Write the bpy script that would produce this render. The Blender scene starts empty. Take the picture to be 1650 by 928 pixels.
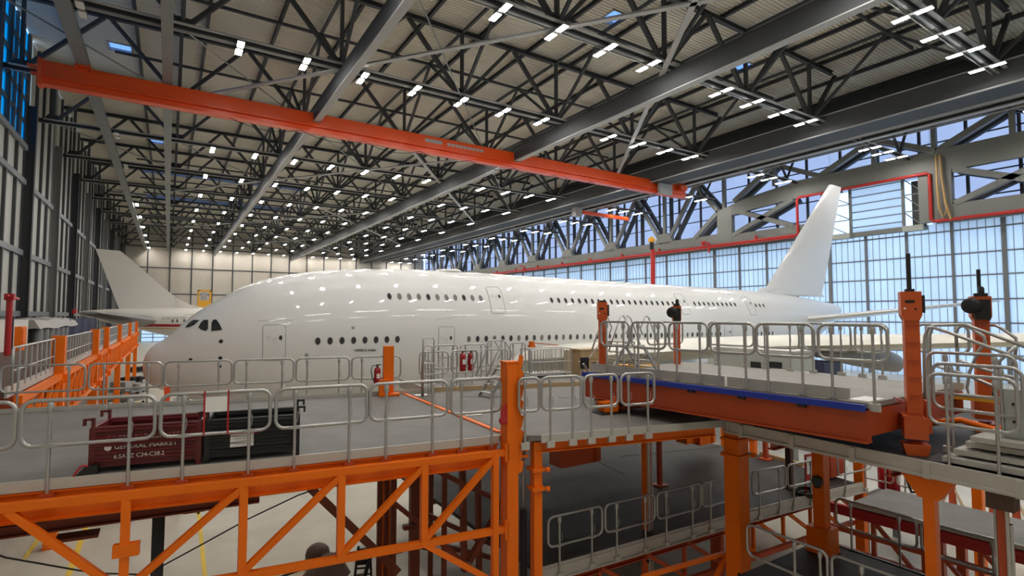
import bpy, math, random
from mathutils import Vector, Matrix
random.seed(7)
SC = bpy.context.scene
COL = SC.collection
R = math.radians
# ---------------------------------------------------------------- camera model (photo frame 1650 x 928)
FPX, CX, CY, PS, PT, EYE = 858., 825., 464., R(32.8), R(2.94), 7.8
def ray(x, y):
    u = (x-CX)/FPX; v = (CY-y)/FPX
    fw = math.cos(PT)-v*math.sin(PT); up = math.sin(PT)+v*math.cos(PT)
    return Vector((u*math.cos(PS)+fw*math.sin(PS), fw*math.cos(PS)-u*math.sin(PS), up))
E0 = Vector((0, 0, EYE))
def onz(x, y, z):
    d = ray(x, y); return E0 + d*((z-EYE)/d.z)
def ony(x, y, Y):
    d = ray(x, y); return E0 + d*(Y/d.y)
def onx(x, y, X):
    d = ray(x, y); return E0 + d*(X/d.x)
def colx(px, A, B):
    "point of the world line A-B (plan) seen in photo column px"
    d = ray(px, 464); n = Vector((d.y, -d.x))
    a = Vector(A[:2]).dot(n); b = Vector(B[:2]).dot(n)
    t = a/(a-b)
    return Vector(A[:3]).lerp(Vector(B[:3]), t)
# ---------------------------------------------------------------- mesh builder
class MB:
    def __init__(s): s.v = []; s.f = []; s.m = []
    def add(s, vs, fs, mi=0):
        o = len(s.v); s.v += [Vector(p) for p in vs]
        s.f += [tuple(i+o for i in f) for f in fs]; s.m += [mi]*len(fs); return s
    def box(s, c, d, rz=0, mi=0):
        x, y, z = d[0]/2, d[1]/2, d[2]/2; M = Matrix.Rotation(rz, 3, 'Z'); c = Vector(c)
        vs = [c+M@Vector((a*x, b*y, e*z)) for e in (-1, 1) for b in (-1, 1) for a in (-1, 1)]
        return s.add(vs, [(0, 2, 3, 1), (4, 5, 7, 6), (0, 1, 5, 4), (2, 6, 7, 3), (0, 4, 6, 2), (1, 3, 7, 5)], mi)
    def bx(s, x0, x1, y0, y1, z0, z1, mi=0):
        return s.box(((x0+x1)/2, (y0+y1)/2, (z0+z1)/2), (abs(x1-x0), abs(y1-y0), abs(z1-z0)), 0, mi)
    def frame(s, p0, p1, up=(0, 0, 1)):
        p0 = Vector(p0); p1 = Vector(p1); d = (p1-p0).normalized(); up = Vector(up)
        if abs(d.dot(up)) > .99: up = Vector((0, 1, 0)) if abs(d.y) < .9 else Vector((1, 0, 0))
        a = d.cross(up).normalized(); b = a.cross(d).normalized(); return p0, p1, a, b
    def bar(s, p0, p1, w, h, up=(0, 0, 1), mi=0):
        p0, p1, a, b = s.frame(p0, p1, up)
        vs = [p+a*(i*w/2)+b*(j*h/2) for p in (p0, p1) for i, j in ((-1, -1), (1, -1), (1, 1), (-1, 1))]
        return s.add(vs, [(3, 2, 1, 0), (4, 5, 6, 7), (0, 1, 5, 4), (1, 2, 6, 5), (2, 3, 7, 6), (3, 0, 4, 7)], mi)
    def ibeam(s, p0, p1, w, h, tf=.03, tw=.02, up=(0, 0, 1), mi=0):
        p0, p1, a, b = s.frame(p0, p1, up)
        prof = [(-w/2, -h/2), (w/2, -h/2), (w/2, -h/2+tf), (tw/2, -h/2+tf), (tw/2, h/2-tf), (w/2, h/2-tf), (w/2, h/2), (-w/2, h/2),
                (-w/2, h/2-tf), (-tw/2, h/2-tf), (-tw/2, -h/2+tf), (-w/2, -h/2+tf)]
        n = len(prof); vs = [p+a*x+b*y for p in (p0, p1) for x, y in prof]
        return s.add(vs, [tuple(range(n-1, -1, -1)), tuple(range(n, 2*n))]+[(i, (i+1) % n, n+(i+1) % n, n+i) for i in range(n)], mi)
    def tube(s, pts, r, n=8, closed=False, mi=0, r1=None):
        pts = [Vector(p) for p in pts]; N = len(pts); rings = []; a = None
        for i, p in enumerate(pts):
            q0 = pts[i-1] if (i or closed) else p; q1 = pts[(i+1) % N] if (i < N-1 or closed) else p
            d = (q1-q0).normalized()
            if a is None: a = d.cross(Vector((0, 0, 1)) if abs(d.z) < .95 else Vector((1, 0, 0))).normalized()
            a = (a-d*a.dot(d)).normalized(); b = d.cross(a)
            rr = r if r1 is None else r+(r1-r)*i/(N-1)
            rings.append([p+(a*math.cos(t)+b*math.sin(t))*rr for t in [2*math.pi*k/n for k in range(n)]])
        return s.loft(rings, not closed, not closed, closed, mi)
    def loft(s, rings, c0=True, c1=True, wrap=False, mi=0, open_ring=False):
        n = len(rings[0]); N = len(rings); vs = [p for r in rings for p in r]; fs = []
        for i in range(N if wrap else N-1):
            j = (i+1) % N
            for k in range(n-1 if open_ring else n):
                l = (k+1) % n; fs.append((i*n+k, i*n+l, j*n+l, j*n+k))
        if c0: fs.append(tuple(range(n-1, -1, -1)))
        if c1: fs.append(tuple((N-1)*n+k for k in range(n)))
        return s.add(vs, fs, mi)
    def lathe(s, prof, p0, axis=(0, 0, 1), n=16, mi=0):
        ax = Vector(axis).normalized(); p0 = Vector(p0)
        a = ax.cross(Vector((1, 0, 0)) if abs(ax.x) < .9 else Vector((0, 1, 0))).normalized(); b = ax.cross(a)
        return s.loft([[p0+ax*z+(a*math.cos(t)+b*math.sin(t))*max(r, 1e-4) for t in [2*math.pi*k/n for k in range(n)]] for r, z in prof], True, True, False, mi)
    def ext(s, poly, vec, mi=0):
        n = len(poly); poly = [Vector(p) for p in poly]; vec = Vector(vec)
        nn = Vector((0, 0, 0))
        for i in range(n): nn += (poly[i]-poly[0]).cross(poly[(i+1) % n]-poly[0])
        if nn.dot(vec) > 0: poly = poly[::-1]
        return s.add(poly+[p+vec for p in poly], [tuple(range(n)), tuple(range(2*n-1, n-1, -1))]+[(i, n+i, n+(i+1) % n, (i+1) % n) for i in range(n)], mi)
    def build(s, name, mats, parent=None, loc=None, smooth=False, local=False):
        me = bpy.data.meshes.new(name)
        if parent is not None and not local:
            Mi = parent_mat(parent).inverted(); vs = [Mi@p for p in s.v]
        elif loc is not None: L = Vector(loc); vs = [p-L for p in s.v]
        else: vs = s.v
        me.from_pydata([tuple(p) for p in vs], [], s.f)
        if not isinstance(mats, (list, tuple)): mats = [mats]
        for m in mats: me.materials.append(m)
        me.polygons.foreach_set('material_index', s.m)
        if smooth:
            me.polygons.foreach_set('use_smooth', [True]*len(s.f))
            if smooth is not True:
                try: me.set_sharp_from_angle(angle=R(smooth))
                except Exception: pass
        me.update()
        o = bpy.data.objects.new(name, me); COL.objects.link(o)
        if parent is not None: o.parent = parent
        elif loc is not None: o.location = loc
        return o
def parent_mat(o):
    M = Matrix.Translation(o.location)@o.rotation_euler.to_matrix().to_4x4()
    return parent_mat(o.parent)@M if o.parent else M
def tag(o, label, cat, group=None, kind=None):
    if label: o['label'] = label
    if cat: o['category'] = cat
    if group: o['group'] = group
    if kind: o['kind'] = kind
    return o
def thing(name, label, cat, loc, rz=0, group=None):
    o = bpy.data.objects.new(name, None); COL.objects.link(o); o.empty_display_size = .2
    o.location = loc; o.rotation_euler = (0, 0, rz); return tag(o, label, cat, group)
def struct(o): o['kind'] = 'structure'; return o
def dup(root, loc, rz=None, label=None, group=None):
    r = root.copy(); COL.objects.link(r); r.location = loc
    if rz is not None: r.rotation_euler = (0, 0, rz)
    if label: r['label'] = label
    if group: r['group'] = group
    for ch in list(root.children):
        c = ch.copy(); COL.objects.link(c); c.parent = r
        for g in ch.children:
            d = g.copy(); COL.objects.link(d); d.parent = c
    return r
def ordn(n):
    w = ['zeroth', 'first', 'second', 'third', 'fourth', 'fifth', 'sixth', 'seventh', 'eighth', 'ninth', 'tenth', 'eleventh', 'twelfth', 'thirteenth', 'fourteenth',
         'fifteenth', 'sixteenth', 'seventeenth', 'eighteenth', 'nineteenth', 'twentieth']
    return w[n] if n <= 20 else 'twenty-'+w[n-20]
def text_mesh(name, body, size, mat, parent, org, xdir, ydir, extr=.004, align='LEFT', sx=1.):
    cu = bpy.data.curves.new(name, 'FONT'); cu.body = body; cu.size = size; cu.extrude = extr; cu.align_x = align; cu.resolution_u = 2
    to = bpy.data.objects.new(name, cu); COL.objects.link(to)
    dg = bpy.context.evaluated_depsgraph_get(); me = bpy.data.meshes.new_from_object(to.evaluated_get(dg))
    bpy.data.objects.remove(to); bpy.data.curves.remove(cu)
    x = Vector(xdir).normalized(); y = Vector(ydir).normalized(); z = x.cross(y)
    M = Matrix.Translation(Vector(org))@Matrix((x, y, z)).transposed().to_4x4()@Matrix.Diagonal((sx, 1, 1, 1))
    if parent is not None: M = parent_mat(parent).inverted()@M
    me.transform(M); me.name = name; me.materials.clear(); me.materials.append(mat)
    o = bpy.data.objects.new(name, me); COL.objects.link(o)
    if parent is not None: o.parent = parent
    return o
# ---------------------------------------------------------------- materials
def mat(name, c, rough=.5, metal=0., var=.06, scale=3., bump=0., coat=0., spec=.5):
    m = bpy.data.materials.new(name); m.use_nodes = True; nt = m.node_tree; N = nt.nodes; L = nt.links
    b = N['Principled BSDF']; b.inputs['Roughness'].default_value = rough; b.inputs['Metallic'].default_value = metal
    b.inputs['Coat Weight'].default_value = coat; b.inputs['Coat Roughness'].default_value = .03; b.inputs['Specular IOR Level'].default_value = spec
    tc = N.new('ShaderNodeTexCoord'); nz = N.new('ShaderNodeTexNoise'); nz.inputs['Scale'].default_value = scale; nz.inputs['Detail'].default_value = 5
    L.new(tc.outputs['Object'], nz.inputs['Vector'])
    mx = N.new('ShaderNodeMix'); mx.data_type = 'RGBA'
    mx.inputs[6].default_value = (*[k*(1-var) for k in c], 1); mx.inputs[7].default_value = (*[min(1, k*(1+var)) for k in c], 1)
    L.new(nz.outputs['Fac'], mx.inputs[0]); L.new(mx.outputs[2], b.inputs['Base Color'])
    if bump:
        bp = N.new('ShaderNodeBump'); bp.inputs['Strength'].default_value = bump; L.new(nz.outputs['Fac'], bp.inputs['Height']); L.new(bp.outputs[0], b.inputs['Normal'])
    return m
def emis(name, c, s):
    m = bpy.data.materials.new(name); m.use_nodes = True; nt = m.node_tree; nt.nodes.clear()
    e = nt.nodes.new('ShaderNodeEmission'); e.inputs[0].default_value = (*c, 1); e.inputs[1].default_value = s
    o = nt.nodes.new('ShaderNodeOutputMaterial'); nt.links.new(e.outputs[0], o.inputs[0]); return m
def translucent(name, c, refl, clear=0.):
    m = bpy.data.materials.new(name); m.use_nodes = True; nt = m.node_tree; nt.nodes.clear(); N = nt.nodes; L = nt.links
    t = N.new('ShaderNodeBsdfTranslucent'); 
    tc = N.new('ShaderNodeTexCoord'); nz = N.new('ShaderNodeTexNoise'); nz.inputs['Scale'].default_value = .35; L.new(tc.outputs['Object'], nz.inputs['Vector'])
    mc = N.new('ShaderNodeMix'); mc.data_type = 'RGBA'; mc.inputs[6].default_value = (*[k*.93 for k in c], 1); mc.inputs[7].default_value = (*[min(1, k*1.07) for k in c], 1)
    L.new(nz.outputs['Fac'], mc.inputs[0]); L.new(mc.outputs[2], t.inputs[0])
    if clear:
        tr = N.new('ShaderNodeBsdfTransparent'); tr.inputs[0].default_value = (*c, 1); m0 = N.new('ShaderNodeMixShader'); m0.inputs[0].default_value = clear
        L.new(t.outputs[0], m0.inputs[1]); L.new(tr.outputs[0], m0.inputs[2]); base = m0.outputs[0]
    else: base = t.outputs[0]
    g = N.new('ShaderNodeBsdfPrincipled'); g.inputs['Base Color'].default_value = (*refl, 1); g.inputs['Roughness'].default_value = .35
    mx = N.new('ShaderNodeMixShader'); mx.inputs[0].default_value = .1
    o = N.new('ShaderNodeOutputMaterial')
    L.new(base, mx.inputs[1]); L.new(g.outputs[0], mx.inputs[2]); L.new(mx.outputs[0], o.inputs[0]); return m
def floor_mat(name, c, c2, rough, sc):
    m = mat(name, c, rough, 0, .05, 1.5, spec=.3); nt = m.node_tree; N = nt.nodes; L = nt.links; b = N['Principled BSDF']
    tc = N['Texture Coordinate']; n2 = N.new('ShaderNodeTexNoise'); n2.inputs['Scale'].default_value = sc; n2.inputs['Detail'].default_value = 8; n2.inputs['Roughness'].default_value = .65
    L.new(tc.outputs['Object'], n2.inputs['Vector'])
    rp = N.new('ShaderNodeValToRGB'); rp.color_ramp.elements[0].position = .38; rp.color_ramp.elements[1].position = .62
    rp.color_ramp.elements[0].color = (*c2, 1); rp.color_ramp.elements[1].color = (*c, 1)
    L.new(n2.outputs['Fac'], rp.inputs[0]); L.new(rp.outputs[0], b.inputs['Base Color']); return m
M = {}
M['white'] = mat('aircraft_white', (.76, .755, .735), .35, 0, .012, .4, coat=.55, spec=.25)
M['white2'] = mat('aircraft_offwhite', (.70, .67, .61), .4, 0, .02, .4)
M['wing'] = mat('wing_cream', (.72, .70, .62), .35, 0, .02, .4)
M['winggrey'] = mat('wing_grey', (.25, .245, .235), .45, 0, .05, .5)
M['panelline'] = mat('panel_line', (.33, .33, .34), .5)
M['seal'] = mat('window_seal', (.52, .51, .49), .5)
M['pane'] = mat('cabin_pane', (.045, .045, .05), .12, 0, .1)
M['shade'] = mat('cabin_shade', (.16, .155, .15), .4, 0, .1)
M['cockpit'] = mat('cockpit_glass', (.02, .025, .03), .05, 0, .1)
M['black'] = mat('black_rubber', (.012, .012, .013), .6, 0, .1)
M['blackmetal'] = mat('black_paint', (.010, .010, .011), .4, 0, .1)
M['redpaint'] = mat('red_paint', (.42, .012, .015), .4)
M['steel'] = mat('dark_steel', (.06, .063, .067), .6, 0, .12, 1., spec=.25)
M['steel2'] = mat('grey_steel', (.20, .205, .20), .45, 0, .08, 1.)
M['truss'] = mat('gate_girder_grey', (.19, .195, .18), .5, 0, .1, .6)
M['tie'] = mat('light_grey_tie', (.36, .36, .355), .5, 0, .06, 1.)
M['lampbody'] = mat('lamp_housing', (.35, .35, .34), .4)
M['lampoff'] = mat('lamp_unlit', (.78, .77, .72), .3)
M['lampon'] = emis('lamp_lit', (1, .965, .915), 126.)
M['roof'] = mat('roof_deck', (.68, .645, .55), .5, 0, .05, .3)
M['backwall'] = mat('back_wall_panel', (.46, .42, .355), .6, 0, .06, .2)
M['sidewall'] = mat('side_wall_panel', (.50, .49, .44), .55, 0, .05, .3)
M['mullion'] = mat('mullion_dark', (.06, .062, .064), .5, 0, .1)
M['mull2'] = mat('mullion_grey', (.19, .2, .21), .5, 0, .1)
M['doorglass'] = translucent('gate_panel', (.84, .86, .86), (.5, .52, .55))
M['doorglass2'] = translucent('upper_gate_panel', (.70, .69, .74), (.35, .36, .42))
M['blueglass'] = translucent('blue_window', (.03, .56, .80), (.05, .2, .3), .6)
M['skyglass'] = translucent('skylight_pane', (.55, .70, .95), (.4, .4, .45))
M['floor'] = floor_mat('concrete', (.56, .525, .44), (.49, .455, .375), .35, .5)
M['yellow'] = mat('yellow_line', (.75, .52, .05), .5)
M['whiteline'] = mat('white_line', (.7, .68, .62), .5)
M['orange'] = mat('orange_paint', (.88, .165, .004), .42, 0, .08, 2., spec=.3)
M['orange3'] = mat('lift_column_orange', (.60, .095, .012), .38, 0, .08, 2.)
M['orange2'] = mat('crane_orange', (.78, .085, .012), .3, 0, .04, .5)
M['shaded_red'] = mat('shaded_orange_red', (.20, .035, .012), .5, 0, .15, 2.)  # orange-red paint with the shade under the platform put into its colour
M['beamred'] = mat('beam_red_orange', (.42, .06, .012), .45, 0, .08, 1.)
M['rust'] = mat('red_oxide_orange', (.50, .075, .018), .45, 0, .12, 2.)
M['alu'] = mat('galvanised_tube', (.47, .465, .45), .38, .7, .08, 6.)
M['alu2'] = mat('aluminium_sheet', (.55, .53, .48), .5, .35, .08, 3.)
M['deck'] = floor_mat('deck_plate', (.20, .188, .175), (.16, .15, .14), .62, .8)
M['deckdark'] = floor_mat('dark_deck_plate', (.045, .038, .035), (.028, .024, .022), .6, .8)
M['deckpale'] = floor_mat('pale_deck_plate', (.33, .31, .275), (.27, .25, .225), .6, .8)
M['blue'] = mat('blue_rubber', (.012, .04, .36), .45)
M['maroon'] = mat('maroon_paint', (.125, .012, .013), .4, 0, .15, 3.)
M['cratewhite'] = mat('stencil_white', (.75, .7, .65), .6)
M['paper'] = mat('paper_white', (.85, .84, .81), .7)
M['ply'] = mat('plywood', (.48, .33, .17), .65, 0, .15, 4.)
M['plylight'] = mat('chipboard', (.62, .50, .34), .7, 0, .12, 4.)
M['extred'] = mat('extinguisher_red', (.36, .012, .018), .25)
M['yellowpaint'] = mat('yellow_paint', (.80, .40, .03), .45)
M['greypaint'] = mat('grey_green_panel', (.42, .44, .40), .5)
M['tarp'] = mat('grey_tarpaulin', (.34, .32, .29), .6, 0, .2, 2., bump=.3)
M['navy'] = mat('navy_cover', (.03, .035, .075), .5, 0, .2, 3.)
M['brown'] = mat('brown_canvas', (.11, .065, .045), .75, 0, .2, 4., bump=.3)
M['pipe_red'] = mat('sprinkler_red', (.50, .025, .02), .4)
M['ochre'] = mat('ochre_hose', (.45, .29, .12), .6)
M['stripe'] = mat('red_cheatline', (.35, .02, .02), .4)
M['gold'] = mat('gold_line', (.5, .30, .06), .4)
# ---------------------------------------------------------------- camera, world, exposure
cam = bpy.data.objects.new('camera', bpy.data.cameras.new('camera')); COL.objects.link(cam)
cam.location = E0; cam.rotation_euler = (R(90)+PT, 0, -PS); cam.data.sensor_width = 36; cam.data.lens = FPX/1650*36; cam.data.clip_end = 600; cam.data.clip_start = .05
SC.camera = cam
w = bpy.data.worlds.new('overcast_sky'); SC.world = w; w.use_nodes = True
w.node_tree.nodes['Background'].inputs[0].default_value = (.50, .70, 1.0, 1); w.node_tree.nodes['Background'].inputs[1].default_value = 1.95
SC.view_settings.view_transform = 'Standard'; SC.view_settings.look = 'None'; SC.view_settings.gamma = 1; SC.view_settings.exposure = 0
try: SC.view_settings.use_curve_mapping = False
except Exception: pass
cy = SC.cycles
cy.use_denoising = True; cy.sample_clamp_indirect = 6; cy.max_bounces = 6; cy.diffuse_bounces = 4; cy.glossy_bounces = 3; cy.transmission_bounces = 3; cy.caustics_reflective = False; cy.caustics_refractive = False
try: cy.use_light_tree = True
except Exception: pass
# ================================================================ HALL SHELL
XL, XR, YB, YF, ZB, ZT, ZR = -11.9, 82., 190., -26., 27.8, 34.1, 34.6
m = MB(); m.bx(XL-.3, XR+.3, YF-.3, YB+.3, -.3, 0)
def line(p, q, wd, mi):
    m.bar((p[0], p[1], .004), (q[0], q[1], .004), wd, .008, mi=mi)
line(onz(110, 928, 0), onz(138, 850, 0), .17, 1); line(onz(138, 850, 0), Vector((-2.2, 60, 0)), .17, 1)
line(onz(40, 900, 0), onz(62, 868, 0), .12, 1); line(onz(330, 928, 0), onz(320, 825, 0), .12, 1)
line((1.2, 24.6, 0), (1.6, 60, 0), .12, 1)
line((-8, 33.6, 0), (76, 33.6, 0), .2, 1)
line((36, 6, 0), (33, 16, 0), .2, 2)
struct(m.build('floor', [M['floor'], M['yellow'], M['whiteline']]))
# left wall -------------------------------------------------------
m = MB(); m.bx(XL-.3, XL, YF, YB, 0, 23.6); m.bx(XL-.3, XL, 68.4, YB, 23.6, ZR); m.bx(XL-.3, XL, YF, 38, 23.6, ZR)
wl = struct(m.build('wall_left', M['sidewall'], loc=(XL, 80, 0)))
colY = [-15+14.4*k for k in range(15)]     # wall columns
colY = [y+.3 for y in (9, 23.4, 37.8, 52.2, 66.6, 81, 95.4, 109.8, 124.2, 138.6, 153, 167.4, 181.8)]
for i, y in enumerate(colY):
    if y < 30: continue
    m = MB(); m.ibeam((XL+.4, y, 0), (XL+.4, y, ZB), .45, .8, .06, .04, up=(1, 0, 0)); m.bx(XL, XL+.1, y-.6, y+.6, 0, ZR)
    struct(m.build('wall_column', M['steel2'] if i % 2 else M['steel'], loc=(XL+.5, y, 0)))
    for q in (1, 2, 3):
        for dz in (0,):
            m = MB(); m.bx(XL, XL+.24, y+3.6*q-.16, y+3.6*q+.16, 0, ZR); m.build('mullion', M['mullion'], wl)
    for z in (7.95, 13.65, 20.3)+((23.6,) if y < 60 else ()):
        m = MB(); m.bx(XL, XL+.3, y+.3, y+14.1, z-.25, z+.25); m.build('transom', M['mull2'], wl)
# blue clerestory windows
for n, (ya, yb) in enumerate(((38.1, 52.4), (52.6, 66.8))):
    g = MB(); g.bx(XL-.12, XL-.08, ya, yb, 23.9, ZR); wd = struct(g.build('window_%d' % (n+1), M['blueglass'], loc=(XL, ya, 23.9)))
    f = MB()
    for k in range(7): f.bx(XL-.2, XL+.12, ya+(yb-ya)*k/6-.24, ya+(yb-ya)*k/6+.24, 23.9, ZR)
    for z in (23.9, 26, 28.1, 30.2, 32.3): f.bx(XL-.2, XL+.1, ya, yb, z-.13, z+.13)
    f.build('window_frame', M['mullion'], wd)
# back wall ------------------------------------------------------
m = MB(); m.bx(XL, XR, YB, YB+.3, 4.2, ZR); m.bx(XL, -6.6, YB, YB+.3, 0, 4.2); m.bx(2.3, XR, YB, YB+.3, 0, 4.2)
wb = struct(m.build('wall_back', M['backwall'], loc=(0, YB, 0)))
for k in range(17):
    m = MB(); x = -11.2+5.6*k
    if -6.6 < x < 2.3: m.bx(x-.17, x+.17, YB-.2, YB, 4.3, ZR)
    else: m.bx(x-.17, x+.17, YB-.2, YB, 0, ZR)
    m.build('joint_post', M['steel'], wb)
for z in (6.2, 14.2, 22.):
    m = MB(); m.bx(XL, XR, YB-.12, YB, z-.16, z+.16); m.build('joint_rail', M['steel'], wb)
g = MB(); g.bx(-6.6, 2.3, YB+.1, YB+.15, 0, 4.2); wd = struct(g.build('window_3', M['doorglass'], loc=(-2, YB, 0)))
f = MB()
for x in (-6.6, -3.7, -.7, 2.3): f.bx(x-.08, x+.08, YB-.05, YB+.2, 0, 4.2)
for z in (.05, 1.3, 2.3, 4.15): f.bx(-6.6, 2.3, YB-.05, YB+.2, z-.08, z+.08)
f.build('window_frame', M['mull2'], wd)
m = MB(); m.bx(XL, XR, YF-.3, YF, 0, ZR); struct(m.build('wall_front', M['sidewall'], loc=(30, YF, 0)))
# right wall = hangar gate -----------------------------------------
ZD = 19.3
gy = [-26, -4, 15.5, 20.6, 39.9, 59.4, 81., 100.5, 120, 139.5, 159, 178.5, 190]
gy = [-26, 0.9, 20.6, 39.9, 59.4, 81., 100.5, 120, 139.5, 159, 190]
for n in range(len(gy)-1):
    a, b = gy[n], gy[n+1]
    g = MB(); g.bx(81., 81.06, a, b, 0, ZD); d = struct(g.build('door_%d' % (n+1), M['doorglass'], loc=(81, a, 0)))
    nm = max(2, round((b-a)/4.9))
    for k in range(nm):
        y = a+(b-a)*k/nm; f = MB(); wv = .26 if k else .42; f.bx(80.72, 81.2, y-wv/2, y+wv/2, 0, ZD); f.build('mullion', M['mull2'], d)
    f = MB()
    for z in (3.2, 6.9, 9.7, 12.6, 15.3, 18.2): f.bx(80.85, 81.1, a, b, z-.07, z+.07)
    f.build('transom', M['mull2'], d)
    f = MB(); nr = nm*6
    for k in range(nr):
        if k % 6: y = a+(b-a)*k/nr; f.bx(80.95, 81.05, y-.02, y+.02, 0, ZD)
    f.build('glazing_bars', M['mull2'], d)
m = MB(); m.bx(82.6, 82.66, YF, 27.9, ZD-.4, ZR); m.bx(82.6, 82.66, 40.4, YB, ZD-.4, ZR); m.bx(82.6, 82.66, 27.9, 40.4, 25.7, ZR); wr = struct(m.build('wall_right', M['doorglass2'], loc=(82, 80, 20)))
m = MB(); m.bx(81, 82.9, YF, 27, ZD, ZD+.5); m.bx(81, 82.9, 43, YB, ZD, ZD+.5); m.build('gate_head', M['truss'], wr)
f = MB(); y = -20
while y < YB:
    f.bx(82.3, 82.6, y-.16, y+.16, 25.7 if 28 < y < 40.4 else ZD, ZR); y += 4.9
f.build('mullion', M['mullion'], wr)
f = MB()
for z in (22.3, 25.2, 27.6, 30, 32.4):
    for a_, b_ in (((YF, 27.9), (40.4, YB)) if z < 25.6 else ((YF, YB),)): f.bx(82.45, 82.6, a_, b_, z-.08, z+.08)
f.build('transom', M['mullion'], wr)
# ceiling: trapezoid roof deck, ribs run across the hall -------------
prof = []
y = YF; p = .36
while y < YB:
    prof += [(y, 0), (y+.15, 0), (y+.19, .11), (y+.32, .11)]; y += p
SKY = [(-5., 24., 116.5, 119.3), (-5., 24., 141.5, 144.)]
DOME = [onz(px, py, ZR-.1) for px, py in ((194, 78), (252, 229), (1195, 108), (990, 30), (1340, 172))]
HOLES = SKY+[(q.x-.9, q.x+.9, q.y-.9, q.y+.9) for q in DOME]
xs = sorted({XL, XR}|{h[0] for h in HOLES}|{h[1] for h in HOLES})
m = MB(); n = len(prof); vs = [(x, yy, ZR+zz) for x in xs for yy, zz in prof]; fs = []
for i in range(len(xs)-1):
    xc = (xs[i]+xs[i+1])/2
    for j in range(n-1):
        yc = (prof[j][0]+prof[j+1][0])/2
        if not any(h[0] < xc < h[1] and h[2] < yc < h[3] for h in HOLES): fs.append((i*n+j, i*n+j+1, (i+1)*n+j+1, (i+1)*n+j))
m.add(vs, fs)
ce = struct(m.build('ceiling', M['roof'], loc=(35, 80, ZR)))
for n, (a, b, c, d) in enumerate(SKY):
    g = MB(); g.bx(a, b, c, d, ZR+.5, ZR+.54); wd = struct(g.build('window_%d' % (n+4), M['skyglass'], loc=(a, c, ZR)))
    f = MB(); f.bx(a, b, c-.1, c, ZR-.2, ZR+.6); f.bx(a, b, d, d+.1, ZR-.2, ZR+.6); f.bx(b, b+.1, c, d, ZR-.2, ZR+.6); f.bx(a-.1+-6.8, a, c, d, ZR-.02, ZR+.6)
    for k in range(1, 15): f.bx(a+(b-a)*k/15-.06, a+(b-a)*k/15+.06, c, d, ZR+.4, ZR+.5)
    f.build('window_frame', M['steel2'], wd)
n = 6
for q in DOME:
    g = MB(); g.bx(q.x-.9, q.x+.9, q.y-.9, q.y+.9, ZR+.2, ZR+.24)
    wd = struct(g.build('window_%d' % n, M['skyglass'], loc=q)); n += 1
    f = MB()
    for s in (-1, 1): f.bx(q.x+s*.95-.05, q.x+s*.95+.05, q.y-1, q.y+1, ZR-.1, ZR+.3); f.bx(q.x-1, q.x+1, q.y+s*.95-.05, q.y+s*.95+.05, ZR-.1, ZR+.3)
    f.build('window_frame', M['tie'], wd)
# ================================================================ ROOF STEEL
NX = [.3+11*k for k in range(-1, 6)]          # bottom nodes -10.7 ... 55.3
def roof_truss(y, label, first=[None]):
    if first[0] is not None: return dup(first[0], (22, y, ZB), label=label)
    t = thing('roof_truss', label, 'roof truss', (22, y, ZB), 0, 'roof trusses across the hall'); first[0] = t
    m = MB(); m.ibeam((XL+.05, y, ZB+.2), (57.1, y, ZB+.2), .42, .4, .05, .05); m.build('bottom_chord', M['steel'], t)
    m = MB(); m.ibeam((XL, y, ZT), (60, y, ZT), .42, .4, .05, .05); m.build('top_chord', M['steel'], t)
    for x in NX:
        for s in (-1, 1):
            xe = x+5.5*s
            if xe < XL or xe > 60.9: continue
            m = MB(); m.bar((x+.25*s, y, ZB+.4), (xe-.25*s, y, ZT-.2), .3, .36, up=(0, 1, 0)); m.build('diagonal', M['steel'], t)
        m = MB(); m.bar((x, y, ZB+.4), (x, y, ZT-.2), .26, .32, up=(0, 1, 0)); m.build('vertical', M['steel'], t)
        m = MB(); m.ext([(x-.7, y-.03, ZB+.38), (x+.7, y-.03, ZB+.38), (x+.45, y-.03, ZB+.95), (x-.45, y-.03, ZB+.95)], (0, .06, 0)); m.build('gusset', M['steel'], t)
    m = MB(); m.bar((XL+.5, y-.45, ZB+.28), (59, y-.45, ZB+.28), .3, .08); m.bar((XL+.5, y+.42, ZB+.1), (59, y+.42, ZB+.1), .1, .1); m.build('cable_tray', M['tie'], t)
    m = MB(); m.bar((XL+.5, y, ZB+.015-.03), (59.5, y, ZB-.015), .2, .03); m.build('conduit', M['steel2'], t)
    return t
NROW = 14
for k in range(1, NROW): roof_truss(14.4*k, 'dark steel roof truss across the hall, %s truss from the camera' % ordn(k))
# purlins and longitudinal lattice
xs = [-8.7+5.5*k for k in range(17)]
for i, x in enumerate(xs):
    if x > 80: continue
    m = MB(); m.ibeam((x, YF, ZR-.2), (x, YB, ZR-.2), .26, .36, .03, .03)
    tag(struct(m.build('roof_beam', M['steel'], loc=(x, 80, ZR-.2))), None, None)
def long_lattice(x, label):
    t = thing('roof_lattice', label, 'roof lattice girder', (x, 80, ZB), 0, 'lattice girders along the hall')
    for k in range(0, NROW):
        y = 14.4*k
        for a, b in ((y+.3, y+7.2), (y+14.1, y+7.2)):
            m = MB(); m.bar((x, a, ZB+.4), (x, b, ZT-.1), .22, .26, up=(1, 0, 0)); m.build('diagonal', M['steel'], t)
    m = MB(); m.bar((x, YF, ZT+.02), (x, YB, ZT+.02), .24, .24); m.build('top_chord', M['steel'], t)
    for k in range(0, NROW+1):
        m = MB(); m.bar((x-5.5, 14.4*k-7.2, ZT-.1), (x+5.5, 14.4*k-7.2, ZT-.1), .2, .24); m.build('cross_tie', M['steel'], t)
    return t
for i, x in enumerate((.3, 11.3, 22.3, 33.3, 44.3, 55.3)):
    long_lattice(x, 'dark steel lattice girder running the length of the roof, %s from the left wall' % ordn(i+1))
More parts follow.
